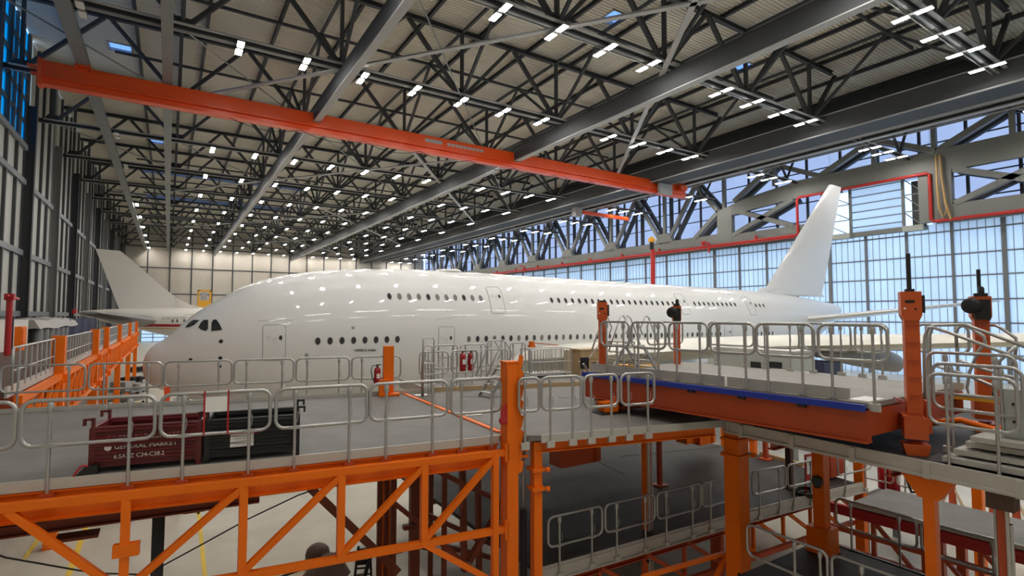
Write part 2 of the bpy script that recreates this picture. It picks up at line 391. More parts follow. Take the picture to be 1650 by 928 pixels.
def beam_thing(name, x, w_, h, z, label, mt, mt2):
    t = thing(name, label, 'crane runway beam', (x, 80, z), 0, 'runway beams under the roof')
    m = MB(); m.bar((x, 2, z+h/2+.04), (x, YB-.3, z+h/2+.04), w_*.9, h-.06); m.bar((x, 2, z+h), (x, YB-.3, z+h), w_*.9, .06); m.build('web', mt, t)
    m = MB(); m.bar((x, 2, z), (x, YB-.3, z), w_, .09); m.build('bottom_flange', mt2, t)
    return t
beam_thing('runway_beam', -6.1, .8, .55, 27.15, 'grey runway beam under the roof, nearest the left wall', M['steel2'], M['steel2'])
beam_thing('runway_beam', -.6, .7, .5, 27.2, 'grey runway beam under the roof, second from the left wall', M['steel2'], M['steel2'])
beam_thing('runway_beam', 11.4, .6, 1.5, 26.3, 'runway beam with pale bottom flange, third from the left wall', M['steel'], M['tie'])
beam_thing('runway_beam', 34.3, .7, 1.7, 26.1, 'thick dark runway beam above the middle of the large airliner', M['steel'], M['tie'])
# flat wind bracing in the bottom chord plane
ties = []
for k0 in (1, 4, 7, 10):
    ties += [((33.3, 14.4*k0), (22.3, 14.4*(k0+1))), ((22.3, 14.4*(k0+1)), (11.3, 14.4*(k0+2))), ((22.3, 14.4*k0), (33.3, 14.4*(k0+1))), ((33.3, 14.4*(k0+1)), (44.3, 14.4*(k0+2))),
             ((11.3, 14.4*(k0+2)), (.3, 14.4*(k0+3))), ((44.3, 14.4*(k0+2)), (55.3, 14.4*(k0+3)))]
for i, (a, b) in enumerate(ties):
    m = MB(); m.bar((*a, ZB+.02), (*b, ZB+.02), .42, .14)
    tag(m.build('wind_brace', M['tie'], loc=((a[0]+b[0])/2, (a[1]+b[1])/2, ZB)), 'flat pale grey diagonal brace under the roof trusses', 'roof brace', 'pale diagonal braces under the roof')
rods = []
for k in range(2, 12):
    for x in (-10.7, .3, 11.3, 22.3, 33.3, 44.3):
        if (k+int(x)) % 2: rods.append(((x, 14.4*k, ZB+.1), (x+11, 14.4*(k+1), ZB+.1)))
for a, b in rods:
    m = MB(); m.tube([a, b], .06, 6)
    tag(m.build('tie_rod', M['steel2'], loc=a), 'thin grey tie rod between the roof trusses', 'tie rod', 'thin tie rods under the roof')
# main girder over the gate side and the crane track beyond it
t = thing('main_roof_girder', 'deep dark box girder along the roof on the gate side', 'roof girder', (58, 80, ZB))
m = MB(); m.bx(57.2, 60.3, 2, YB-.3, ZB-1.1, ZB-.8); m.build('bottom_plate', M['steel'], t)
m = MB(); m.bx(57.2, 57.4, 2, YB-.3, ZB-.8, ZB+.85); m.build('web', M['steel'], t)
m = MB(); m.bx(57.1, 57.4, 2, YB-.3, ZB+.85, ZB+.95); m.build('top_flange', M['tie'], t)
m = MB(); m.bx(69.1, 69.3, 2, YB-.3, ZB+1.9, ZR); struct(m.build('trim_1', M['mullion'], loc=(69.2, 80, ZB+1.9)))
t = thing('gate_side_track', 'dark crane track girder with pale flanges beside the hangar gate', 'crane track', (64.5, 80, ZB))
m = MB(); m.bx(63.2, 63.5, 2, YB-.3, ZB-.3, ZB+1.6); m.bx(65.3, 65.6, 2, YB-.3, ZB-.3, ZB+1.6); m.build('web', M['steel'], t)
for k in range(1, 27):
    if k < 27: m = MB(); m.bar((63.4, 7.2*k, ZB), (65.4, 7.2*k+3.6, ZB), .2, .2); m.build('lacing', M['steel'], t)
m = MB(); m.bx(63.05, 63.7, 2, YB-.3, ZB-.42, ZB-.3); m.bx(65.1, 65.8, 2, YB-.3, ZB-.42, ZB-.3); m.build('bottom_flange', M['tie'], t)
for k in range(1, NROW):
    y = 14.4*k; t = thing('gate_cross_beam', 'dark cross beam between crane track and gate truss, %s from the camera' % ordn(k), 'cross beam', (70, y, ZB), 0, 'cross beams beside the gate')  # steel cross beam on the gate side, carries the floodlights
    m = MB(); m.ibeam((60.4, y, ZB-.1), (78.7, y, ZB-.1), .3, .4, .04, .04); m.build('beam', M['steel'], t)
    m = MB(); m.bar((60, y-.3, ZB-.05), (78.5, y-.3, ZB-.05), .2, .07); m.build('cable_tray', M['tie'], t)
    for a, b in ((66, 71), (76, 71), (76, 80)):
        m = MB(); m.bar((a, y, ZB+.1), (b, y, ZT), .22, .26, up=(0, 1, 0)); m.build('diagonal', M['steel'], t)
for i, (x, z, r_) in enumerate(((57.0, ZB-1.12, .09), (61.6, ZB-.75, .08), (62.9, ZB-.62, .06), (66.4, ZB-.5, .07))):
    m = MB(); m.tube([(x, 2, z), (x, YB-.3, z)], r_, 6); tag(m.build('service_pipe', M['tie'], loc=(x, 80, z), smooth=True), 'thin pale service pipe along the gate-side roof girders, %s from the hall side' % ordn(i+1), 'pipe', 'service pipes along the gate-side girders')
# ---------------------------------------------------------------- lamps
def lamp(x, y, z, lit, label, grp, proto={}):
    if lit in proto: return dup(proto[lit], (x, y, z), label=label)
    m = MB(); m.box((x, y, z+.13), (.34, 2.25, .05)); m.box((x, y, z+.25), (.12, .12, .28))
    for s in (-1, 1):
        m.ext([(x-.24, y+s*.66-.48, z+.1), (x+.24, y+s*.66-.48, z+.1), (x+.24, y+s*.66+.48, z+.1), (x-.24, y+s*.66+.48, z+.1)], (0, 0, -.08))
    o = m.build('hall_lamp', M['lampbody'], loc=(x, y, z)); tag(o, label, 'ceiling lamp', grp); proto[lit] = o
    for s in (-1, 1):
        g = MB(); g.bx(x-.21, x+.21, y+s*.66-.45, y+s*.66+.45, z-.005, z+.018); g.build('lamp_panel', M['lampon' if lit else 'lampoff'], o)
    return o
for k in range(1, NROW):
    y = 14.4*k; n = 0
    for j in range(14):
        x = -5.28+4.58*j
        lit = not (3 <= k <= 7 and j < 2) and not (k <= 2 and j < 2)
        lamp(x, y-.05, ZB-.33, lit, '%s twin floodlight under %s roof truss from the camera, %s from left wall' % ('lit' if lit else 'unlit', ordn(k), ordn(j+1)), 'twin floodlights under the roof trusses')
    for j, x in enumerate((68.2, 71.4, 75.0)):
        lamp(x, y, ZB-.62, True, 'lit twin floodlight on %s gate-side beam from the camera, %s from crane track' % (ordn(k), ordn(j+1)), 'twin floodlights under the roof trusses')
# rows above and behind the photographer (out of frame): plain area lamps standing for the same fittings
for k in (-1, 0):
    for j in range(6):
        L = bpy.data.lights.new('hall_lamp_row', 'AREA'); L.shape = 'RECTANGLE'; L.size = 6; L.size_y = 1.2; L.energy = 600; L.color = (1, .965, .91)
        o = bpy.data.objects.new('hall_lamp_row', L); COL.objects.link(o); o.location = (-3+11*j, 14.4*k, ZB-.4)
# ---------------------------------------------------------------- orange bridge crane
t = thing('bridge_crane', 'long orange bridge crane girder hanging under the roof trusses', 'crane', (28, 52.6, 25.4))
yc, z0, z1 = 52.6, 25.35, 27.1; xa, xb = -8.5, 64.6
m = MB(); m.bx(xa, xb, yc-.35, yc+.35, z0+.5, z1); m.build('girder', M['orange2'], t)
m = MB(); m.bx(xa, xb, yc-.62, yc+.62, z0+.42, z0+.5); m.bx(xa, xb, yc-.28, yc+.28, z0-.02, z0+.42); m.bx(xa, xb, yc-.45, yc+.45, z0-.08, z0-.02); m.build('lower_flange', M['orange2'], t)
m = MB()
for i in range(10):
    x = 4+6*i; m.tube([(x+6*j/8, yc-.3, z0-.1-.6*(1-((j-4)/4)**2)) for j in range(9)], .03, 5)
m.build('festoon_cable', M['black'], t)
for x in (-6.1, 63.4):
    m = MB(); m.bx(x-.7, x+.7, yc-1.1, yc+1.1, z1-.85, z1-.2) if x > 60 else m.bx(x-.5, x+.5, yc-.9, yc+.9, z1-.05, z1+.05); m.bx(x-.45, x-.3, yc-.8, yc+.8, z1-.2, z1+.25); m.bx(x+.3, x+.45, yc-.8, yc+.8, z1-.2, z1+.25); 
    if x < 60:
        for s in (-.6, .6): m.lathe([(0, 0), (.16, 0), (.16, .1), (0, .1)], (x-.5, yc+s, z1-.05), (1, 0, 0), 12); m.lathe([(0, 0), (.16, 0), (.16, .1), (0, .1)], (x+.4, yc+s, z1-.05), (1, 0, 0), 12)
    m.build('end_carriage', M['orange2'], t)
m = MB(); m.bx(58.2, 60.8, yc-1.1, yc-.65, z0-.15, z0+1.3); m.build('control_cabinet', M['tie'], t)
m = MB(); m.bx(xa-.3, xa, yc-.5, yc+.5, z0-.2, z1+.1); m.bx(xa-.7, xa-.3, yc-.2, yc+.2, z0+.6, z0+.8); m.bx(xa-.9, xa-.3, yc-.4, yc+.4, z1-.6, z1-.5); m.build('buffer', M['orange2'], t)
dz = Vector((0, -.36-.002, 0))
m = MB()
for i in range(5): m.bx(23.0+i*.28, 23.2+i*.28, yc-.362, yc-.35, z0+1.12, z0+1.34)
m.bx(22.6, 24.6, yc-.358, yc-.35, z0+1.05, z0+1.43); m.build('name_plate', M['tie'], t)
m = MB()
for i in range(9): m.bx(25.2+i*.52, 25.62+i*.52, yc-.362, yc-.35, z0+1.05, z0+1.36)
m.build('load_lettering', M['tie'], t)
# small second crane far off
t = thing('small_crane', 'small red orange crane arm under the roof far beyond the tail', 'crane', (62, 98, 26))
q0 = onz(938, 342, 25.6); q1 = onz(1012, 353, 25.4); 
q0 = ony(938, 342, 72.); q1 = ony(1012, 353, 72.)
m = MB(); m.bar(q0, q1, .5, .6); m.build('arm', M['orange2'], t)
m = MB(); m.box(q0+Vector((-1.2, 0, .4)), (1.4, 1.2, 2.6)); m.bar(q0+Vector((-.6, 0, .6)), q0+Vector((-.6, 0, 2.6)), .3, .3); m.build('carriage', M['tie'], t)
# ---------------------------------------------------------------- gate head truss
X0 = 79.2
t = thing('gate_truss', 'grey lattice truss over the hangar gate with long paired diagonals', 'truss', (X0, 110, 20))
YN = [69.+14.65*k for k in range(8)]
m = MB(); m.bx(X0-.35, X0+.35, 57.3, YB-.4, 20.1, 21.7); m.build('bottom_chord', M['truss'], t)
m = MB(); m.bx(X0-.3, X0+.3, 4, YB-.4, 31.2, 32.2); m.build('top_chord', M['truss'], t)
for xx, mt in ((X0, M['truss']), (X0+1.9, M['steel'])):
    for y in YN:
        for s in (-1, 1):
            m = MB(); m.bar((xx, y+s*.6, 21.4), (xx, y+s*7.3, 31.4), .62, .7, up=(1, 0, 0)); m.build('diagonal', mt, t)
        m = MB(); m.bar((xx, y, 21.4), (xx, y, 31.4), .5, .6, up=(1, 0, 0)); m.build('post', mt, t)
        m = MB(); m.bar((xx, y+7.32, 21.4), (xx, y+7.32, 31.4), .32, .4, up=(1, 0, 0)); m.build('post', M['steel'], t)
for y in YN:
    m = MB(); m.ext([(X0-.42, y-2.2, 21.6), (X0-.42, y+2.2, 21.6), (X0-.42, y+1.1, 23.3), (X0-.42, y-1.1, 23.3)], (.84, 0, 0)); m.build('gusset', M['truss'], t)
# portal around the tail slot
t = thing('tail_slot_portal', 'grey plate girder portal around the tail slot above the gate', 'portal frame', (X0, 35, 20))
def plate(pts, name, mt=M['truss'], th=.8, x=X0-.4):
    m = MB(); m.ext([(x, y, z) for y, z in pts], (th, 0, 0)); return m.build(name, mt, t)
plate([(57.2, 19.6), (54.4, 19.6), (54.4, 25.8), (57.2, 25.8)], 'post', th=.86, x=X0-.43)
plate([(57.2, 25.6), (57.2, 24.2), (50, 25.0), (43, 25.4), (12, 25.3), (12, 28.2), (43, 28.0), (52, 26.9)], 'upper_girder')
plate([(57.2, 19.6), (57.2, 21.3), (42.2, 21.3), (42.2, 19.6)], 'lower_girder')
plate([(28.0, 19.3), (24.6, 19.3), (24.6, 25.6), (28.0, 25.6)], 'post', th=.86, x=X0-.43)
plate([(24.6, 19.0), (24.6, 21.2), (4, 21.2), (4, 19.0)], 'lower_girder')
for a, b in (((54.2, 21.2), (44., 25.4)), ((54.2, 25.4), (44, 21.2)), ((24.4, 21.2), (14, 25.4)), ((24.4, 25.4), (14, 21.2)), ((13.5, 21.2), (4, 25.4))):
    for xx, mt in ((X0-.1, M['truss']), (X0+1.8, M['steel'])):
        m = MB(); m.bar((xx, *a), (xx, *b), .7, .75, up=(1, 0, 0)); m.build('diagonal', mt, t)
for a, b in (((57, 25.6), (62, 31.4)), ((54, 26.8), (47, 31.4)), ((40, 28), (47, 31.4)), ((40, 28), (33, 31.4)), ((26, 28), (33, 31.4)), ((26, 28), (19, 31.4)), ((12, 28), (19, 31.4)), ((12, 28), (6, 31.4)), ((62, 21.5), (57, 25.6))):
    for xx, mt in ((X0-.1, M['truss']), (X0+1.8, M['steel'])):
        m = MB(); m.bar((xx, *a), (xx, *b), .7, .75, up=(1, 0, 0)); m.build('diagonal', mt, t)
for y in (56, 47, 33, 26.3, 19):
    m = MB(); m.bar((X0, y, 25.6 if y in (56,) else 28), (X0, y, 31.4), .5, .6, up=(1, 0, 0)); m.build('post', M['truss'], t)
# slot shutter with frames
t = thing('slot_shutter', 'pale translucent shutter panel closing the tail slot above the gate', 'shutter', (80.5, 33, 19))
m = MB(); m.bx(80.6, 80.64, 30.2, 36.6, 18.9, 25.6); m.build('panel', M['doorglass'], t)
m = MB()
for i in range(7): z = 19+6.4*i/6; m.bx(80.5, 80.7, 30.2, 36.6, z-.05, z+.05)
m.build('slat_joints', M['mull2'], t)
for y0, y1 in ((36.6, 40.4), (27.9, 30.2)):
    f = MB()
    for y in (y0, y1): f.bar((80.2, y, 19), (80.2, y, 25.6), .3, .3)
    for i in range(3): z = 19+2.2*i; f.bar((80.2, y0, z), (80.2, y1, z+2.2), .12, .12); f.bar((80.2, y0, z), (80.2, y1, z), .12, .12)
    f.build('side_lattice', M['truss'], t)
    f = MB(); f.bx(79.6, 80.8, y0, y1, 18.6, 19.3); f.build('sill_box', M['greypaint'], t)
m = MB(); m.bx(80, 81, 27.9, 43, 18.7, 19.3); m.build('sill_beam', M['truss'], t)
m = MB(); m.bx(80.9, 81.2, 28.2, 29.5, 19.3, 25.2); m.build('dark_post', M['mullion'], t)
# red sprinkler main
t = thing('sprinkler_main', 'red sprinkler pipe running along the gate head and around the tail slot', 'pipe', (78.5, 80, 19.9))
xp = 78.55
m = MB(); m.tube([(xp, YB-.4, 19.85), (xp, 43.4, 19.75), (xp, 43.2, 20), (xp, 43.2, 25.0), (xp, 43, 25.35), (xp, 27, 25.4), (xp, 26.7, 25.2), (xp, 26.7, 19.6), (xp, 26.4, 19.3), (xp, 5, 19.3)], .2, 8); m.build('pipe', M['pipe_red'], t, smooth=60)
m = MB(); m.tube([(xp-.2, YB-.4, 19.5), (xp-.2, 43.6, 19.45)], .09, 6); m.build('branch_pipe', M['pipe_red'], t, smooth=60)
for y in range(50, 180, 10):
    m = MB(); m.bx(xp-.1, xp+.4, y-.15, y+.15, 19.4, 20.5); m.build('bracket', M['pipe_red'], t)
for i, py in enumerate(((1142, 395), (845, 432))):
    q = onx(*py, 78.3); t = thing('fire_monitor', 'red water cannon on the gate girder %s' % ('beside the tail portal' if i == 0 else 'far down the hall'), 'water cannon', q)
    m = MB(); m.tube([q+Vector((0, 0, -1.3)), q+Vector((0, 0, .3)), q+Vector((-.3, .5, .6)), q+Vector((-.8, 1., .5))], .16, 8); m.build('barrel', M['pipe_red'], t)
    m = MB(); m.lathe([(.2, 0), (.32, .1), (.32, .3), (.2, .4)], q+Vector((0, 0, -.2))); m.build('base', M['redpaint'], t)
t = thing('gate_hose', 'two ochre hoses hanging down beside the red pipe at the tail slot', 'hose', (78.3, 25.8, 22))
m = MB(); m.tube([onx(p, q, 78.2) for p, q in ((1508, 250), (1510, 300), (1513, 335), (1520, 350), (1527, 335))], .14, 6); m.build('hose', M['ochre'], t)
m = MB(); m.tube([onx(p, q, 78.3) for p, q in ((1514, 250), (1517, 285), (1523, 325), (1532, 353))], .14, 6); m.build('hose', M['ochre'], t)
# ================================================================ LARGE WHITE AIRLINER
FYC = 33.57; FP = 2.12
ST = [(-1.06, 5.16, 5.14, .02), (-1.02, 5.45, 4.85, .27), (-.9, 5.83, 4.5, .58), (-.6, 6.22, 4.17, .98), (-.06, 6.62, 3.86, 1.42), (.4, 7.08, 3.62, 1.72), (.85, 7.58, 3.42, 1.98), (2.1, 8.55, 3.02, 2.52),
      (3.77, 9.52, 2.7, 2.98), (5.4, 10.07, 2.52, 3.27), (7.14, 10.4, 2.45, 3.44), (9.36, 10.66, 2.42, 3.54), (11.8, 10.8, 2.42, 3.57), (14.83, 10.86, 2.42, 3.57), (18.2, 10.84, 2.42, 3.57), (26, 10.74, 2.38, 3.57),
      (37.5, 10.6, 2.32, 3.57), (45, 10.5, 2.35, 3.55), (50, 10.4, 2.75, 3.4), (54, 10.27, 3.4, 3.05), (58, 10.05, 4.05, 2.55), (62, 9.75, 4.9, 1.95), (66, 9.42, 6.2, 1.25), (69.0, 9.1, 7.6, .62), (69.6, 8.95, 7.95, .42)]
def pchip(xs, ys, x):
    n = len(xs)
    if x <= xs[0]: return ys[0]
    if x >= xs[-1]: return ys[-1]
    i = 0
    while xs[i+1] < x: i += 1
    def dl(k): return (ys[k+1]-ys[k])/(xs[k+1]-xs[k])
    def sl(k):
        if k == 0: return dl(0)
        if k == n-1: return dl(n-2)
        a, b = dl(k-1), dl(k)
        return 0. if a*b <= 0 else 2*a*b/(a+b)
    h = xs[i+1]-xs[i]; t = (x-xs[i])/h
    return ((1+2*t)*(1-t)**2*ys[i]+t*(1-t)**2*h*sl(i)+t*t*(3-2*t)*ys[i+1]+t*t*(t-1)*h*sl(i+1))
SXs = [s[0] for s in ST]
def fus(x): return tuple(pchip(SXs, [s[k] for s in ST], x) for k in (1, 2, 3))
def fusin(p):
    if p.x <= SXs[0] or p.x >= SXs[-1]: return 9.
    t, b, w_ = fus(p.x); h = (t-b)/2; zc = (t+b)/2
    return abs((p.y-FYC)/w_)**FP+abs((p.z-zc)/h)**FP
def fus_side(x, z):
    t, b, w_ = fus(x); h = (t-b)/2; zc = (t+b)/2
    q = min(.9999, abs((z-zc)/h)**FP); return Vector((x, FYC-w_*(1-q)**(1/FP), z))
def fus_n(p):
    e = .02; g = Vector((fusin(p+Vector((e, 0, 0)))-fusin(p-Vector((e, 0, 0))), fusin(p+Vector((0, e, 0)))-fusin(p-Vector((0, e, 0))), fusin(p+Vector((0, 0, e)))-fusin(p-Vector((0, 0, e)))))
    return g.normalized()
def fus_hit(px, py):
    d = ray(px, py); t = 26.
    while t < 80:
        if fusin(E0+d*t) < 1:
            lo, hi = t-.1, t
            for _ in range(24):
                mid = (lo+hi)/2
                if fusin(E0+d*mid) < 1: hi = mid
                else: lo = mid
            return E0+d*hi
        t += .1
    return None
jet = thing('airliner', 'large white double-deck airliner filling the hall, nose to the left', 'aircraft', (34, FYC, 0))
xs_ = []
x = SXs[0]
while x < 12: xs_.append(x); x += .02 if x < -.9 else .06 if x < 0 else .2 if x < 4 else .4
while x < 69.6: xs_.append(x); x += .8
xs_.append(69.6)
m = MB(); rings = []
for x in xs_:
    t_, b_, w_ = fus(x); h = (t_-b_)/2; zc = (t_+b_)/2; ring = []
    for k in range(72):
        a = 2*math.pi*k/72; c, s = math.cos(a), math.sin(a)
        ring.append((x, FYC+w_*math.copysign(abs(c)**(2/FP), c), zc+h*math.copysign(abs(s)**(2/FP), s)))
    rings.append(ring)
m.loft(rings); m.build('fuselage', M['white'], jet, smooth=True)
def on_fus(pts, off):
    return [p+fus_n(p)*off for p in pts]
def fwin(x, z, a=.135, b=.19, dark=True):
    m = MB(); n = 18; P = []
    for sc, off in ((1.25, .004), (1.02, .014), (.98, .016)):
        P += on_fus([fus_side(x+a*sc*math.cos(2*math.pi*k/n), z+b*sc*math.sin(2*math.pi*k/n)) for k in range(n)], off)
    m.add(P, [(i, (i+1) % n, n+(i+1) % n, n+i) for i in range(n)], 0); m.add(P, [(n+i, n+(i+1) % n, 2*n+(i+1) % n, 2*n+i) for i in range(n)], 1); m.add(P, [tuple(2*n+k for k in range(n))], 1)
    return m.build('cabin_window', [M['seal'], M['pane' if dark else 'shade']], jet)
for i in range(8): fwin(6.87+.638*i, 6.40)
i = 0; x = 16.08
while x < 41.6:
    fwin(x, 6.30-.0065*(x-16), .125, .185, (i*7) % 3 != 0); x += .635; i += 1
for i in range(5): fwin(47.2+.66*i, 6.05, .12, .18)
for i in range(11): fwin(11.01+.62*i, 8.93, .125, .185, i % 4 == 0)
for i in range(21): fwin(23.03+.6445*i, 8.88-.004*i, .125, .185)
for i in range(10): fwin(38.72+.65*i, 8.82, .12, .18)
for i in range(3): fwin(47.9+.67*i, 8.77, .12, .18)
def fdoor(xc, z0, z1, wd=1.08, win=True):
    m = MB(); P = []; nx, nz = 6, 14
    for j in range(nz+1):
        for i in range(nx+1): P += on_fus([fus_side(xc-wd/2+wd*i/nx, z0+(z1-z0)*j/nz)], .012)
    m.add(P, [(j*(nx+1)+i, j*(nx+1)+i+1, (j+1)*(nx+1)+i+1, (j+1)*(nx+1)+i) for j in range(nz) for i in range(nx)])
    d = m.build('cabin_door', M['white'], jet, smooth=True)
    r = .16; lp = []
    for cx_, cz_, a0 in ((xc+wd/2-r, z1-r, 0), (xc-wd/2+r, z1-r, 90), (xc-wd/2+r, z0+r, 180), (xc+wd/2-r, z0+r, 270)):
        for k in range(6): lp.append((cx_+r*math.cos(R(a0+18*k)), cz_+r*math.sin(R(a0+18*k))))
    full = []
    for i in range(len(lp)):
        a, b = lp[i], lp[(i+1) % len(lp)]; nn = max(1, int(math.hypot(a[0]-b[0], a[1]-b[1])/.15))
        full += [(a[0]+(b[0]-a[0])*k/nn, a[1]+(b[1]-a[1])*k/nn) for k in range(nn)]
    m = MB(); m.tube(on_fus([fus_side(*q) for q in full], .012), .017, 5, True); m.build('door_seam', M['panelline'], d)
    if win:
        m = MB(); zc = z0+(z1-z0)*.63; n = 14
        m.add(on_fus([fus_side(xc+.29+.085*math.cos(2*math.pi*k/n), zc+.13*math.sin(2*math.pi*k/n)) for k in range(n)], .02), [tuple(range(n))]); m.build('door_window', M['pane'], d)
        m = MB()
        for cx_, cz_, ww, hh in ((-.02, .6, .16, .03), (-.28, .66, .2, .03), (-.25, .62, .22, .02), (.1, .62, .12, .03), (-.05, .52, .2, .02), (.0, .86, .06, .04), (-.3, .58, .16, .02), (.05, .48, .14, .015), (-.05, .57, .02, .12), (.05, .57, .02, .12)):
            zq = z0+(z1-z0)*cz_
            m.add(on_fus([fus_side(xc+cx_-ww/2, zq-hh/2), fus_side(xc+cx_+ww/2, zq-hh/2), fus_side(xc+cx_+ww/2, zq+hh/2), fus_side(xc+cx_-ww/2, zq+hh/2)], .018), [(0, 1, 2, 3)])
        m.build('door_marking', M['seal'], d)
fdoor(4.73, 5.45, 7.3); fdoor(14.52, 5.2, 7.1); fdoor(42.6, 5.1, 7.0); fdoor(18.39, 7.95, 9.72); fdoor(37.2, 7.9, 9.65); fdoor(46.9, 7.85, 9.6)
# cockpit windows lie on the nose skin
for nm, poly in (('w', ((298.5, 528), (306, 519), (312, 515.5), (322, 516), (314, 523), (305, 527.5))), ('w', ((320, 527.5), (324, 520), (328.5, 515.5), (336, 515.5), (335.5, 530), (332, 533.5), (324, 531))), ('w', ((340.5, 533.5), (341, 520), (344, 515), (349, 515), (354, 522), (358.5, 531.5)))):
    def hitpoly(sc, off):
        cx_ = sum(p[0] for p in poly)/len(poly); cy_ = sum(p[1] for p in poly)/len(poly); o = []
        for i in range(len(poly)):
            a, b = poly[i], poly[(i+1) % len(poly)]
            for k in range(4):
                q = (a[0]+(b[0]-a[0])*k/4, a[1]+(b[1]-a[1])*k/4); h_ = fus_hit(cx_+(q[0]-cx_)*sc, cy_+(q[1]-cy_)*sc)
                if h_: o.append(h_+fus_n(h_)*off)
        return o
    m = MB(); a = hitpoly(1.0, .02); b = hitpoly(.86, .03)
    if len(a) == len(b):
        n = len(a); c = sum((p for p in hitpoly(.02, .04)), Vector())/max(1, len(hitpoly(.02, .04)))
        m.add(a+b+[c], [(i, (i+1) % n, n+(i+1) % n, n+i) for i in range(n)], 0); m.add(a+b+[c], [(n+i, n+(i+1) % n, 2*n) for i in range(n)], 1)
        m.build('cockpit_window', [M['black'], M['cockpit']], jet)
for px, py, r in ((356, 550, .055), (355, 577, .05), (354, 590, .05), (569, 528, .05), (494, 572, .055), (307, 580, .05)):
    h_ = fus_hit(px, py)
    if h_:
        nn = fus_n(h_); m = MB(); m.lathe([(r*1.9, -.01), (r*1.9, .008), (r, .012), (r*.9, .03), (0, .035)], h_, nn, 14, 0); m.build('air_data_port', [M['panelline'] if px > 480 else M['black']], jet)
for pts in (((416, 517), (440, 515.5), (472, 515)), ((702, 515), (720, 512), (735, 510))):
    m = MB(); hh = [fus_hit(*p) for p in pts]; m.tube(on_fus(hh, .004), .012, 4); m.build('panel_seam', M['seal'], jet)
p0 = fus_hit(570, 566); p1 = fus_hit(606, 566); nn = fus_n(p0)
o = text_mesh('lettering', '\u2022AIRBUS A380\u2022', .20, M['black'], jet, p0+nn*.03, p1-p0, Vector((0, 0, 1))-nn*nn.z, .006, sx=1.0)
w_now = max(v.co.x for v in o.data.vertices)-min(v.co.x for v in o.data.vertices)
# airfoil lofts -----------------------------------------------------
AF = [(1, 0), (.85, .22), (.6, .44), (.35, .5), (.15, .42), (.05, .26), (.0, 0), (.05, -.2), (.15, -.32), (.35, -.38), (.6, -.3), (.85, -.12)]
def wingloft(secs, horiz=True):
    "secs: (leading edge xyz, chord, thickness)"
    m = MB(); m.loft([[Vector((le[0]+c*u, le[1]+(0 if horiz else th*v), le[2]+(th*v if horiz else 0))) for u, v in AF] for le, c, th in secs]); return m
wingloft([((53.6, FYC, 10.1), 12.2, .95), ((58.0, FYC, 14.2), 9.6, .8), ((68.2, FYC, 23.85), 3.1, .42), ((68.55, FYC, 24.02), 2.8, .3)], False).build('tail_fin', M['white'], jet, smooth=50)
m = MB(); m.loft([[Vector((x0+u*c, FYC+v*th, z)) for u, v in AF] for x0, c, th, z in ((50.5, 16, .5, 10.0), (52.6, 13.4, .8, 10.35), (53.6, 12.2, .9, 10.75))]); m.build('fin_fillet', M['white'], jet, smooth=50)
for sgn in (-1, 1):
    wingloft([((56.4, FYC+sgn*1.2, 7.25), 9.2, .95), ((58.2, FYC+sgn*3.2, 7.5), 8.2, .8), ((67.2, FYC+sgn*15.2, 9.2), 3.2, .25)]).build('stabiliser', M['white'], jet, smooth=50)
    wingloft([((18.5, FYC+sgn*2.5, 4.6), 19.5, 2.3), ((20.6, FYC+sgn*5, 4.95), 17.4, 2.0), ((28.3, FYC+sgn*15, 5.98), 10.4, 1.25), ((36.2, FYC+sgn*26, 6.55), 7., .75), ((45.6, FYC+sgn*39.4, 7.3), 4., .35)]).build('wing', M['wing'], jet, smooth=50)
m = MB(); rings = []
for k in range(25):
    a = math.pi*k/24; x = 31.5-10.5*math.cos(a); s_ = max(.02, math.sin(a)**.6)
    rings.append([(x, FYC+4.35*s_*math.cos(2*math.pi*j/32), 3.75+1.95*s_*math.sin(2*math.pi*j/32)) for j in range(32)])
m.loft(rings); m.build('belly_fairing', M['white'], jet, smooth=True)
ya = 16.5
c0 = ony(1310, 571, ya); c1 = ony(1375, 575, ya); c2 = ony(1425, 580, ya); c3 = ony(1443, 585, ya)
m = MB(); m.loft([[c+Vector((0, a_*math.cos(2*math.pi*j/16), b_*math.sin(2*math.pi*j/16))) for j in range(16)] for c, a_, b_ in ((c0, .1, .12), (c1, .5, .55), (c2, .62, .75), (c3, .5, .62))]); m.build('flap_fairing', M['winggrey'], jet, smooth=60)
tc = Vector((69.6, FYC, 8.45)); m = MB(); m.lathe([(.40, -.1), (.30, .12), (.22, .16), (0, .05)], tc, (1, 0, .25), 16); m.build('tail_exhaust', M['panelline'], jet)
for dx in (1.5, -2):
    m = MB(); m.lathe([(.12, 0), (.1, .5), (.02, 1.0)], Vector((-.2, FYC, 6.6))) if dx < 0 else None
# landing gear (between platform gaps)
for gx, gyy in ((4.2, FYC), (29, FYC-3.2), (29, FYC+3.2), (33.5, FYC-2.2), (33.5, FYC+2.2)):
    m = MB(); m.tube([(gx, gyy, .6), (gx, gyy, 3.)], .16, 10); 
    for s in (-.35, .35):
        for q in ((0,) if gx < 10 else (-.85, .85)): m.lathe([(.25, -.2), (.62, -.2), (.68, -.1), (.68, .1), (.62, .2), (.25, .2)], (gx+q, gyy+s*1.4, .68), (0, 1, 0), 20, 1)
    m.build('landing_gear', [M['steel2'], M['black']], jet, smooth=40)
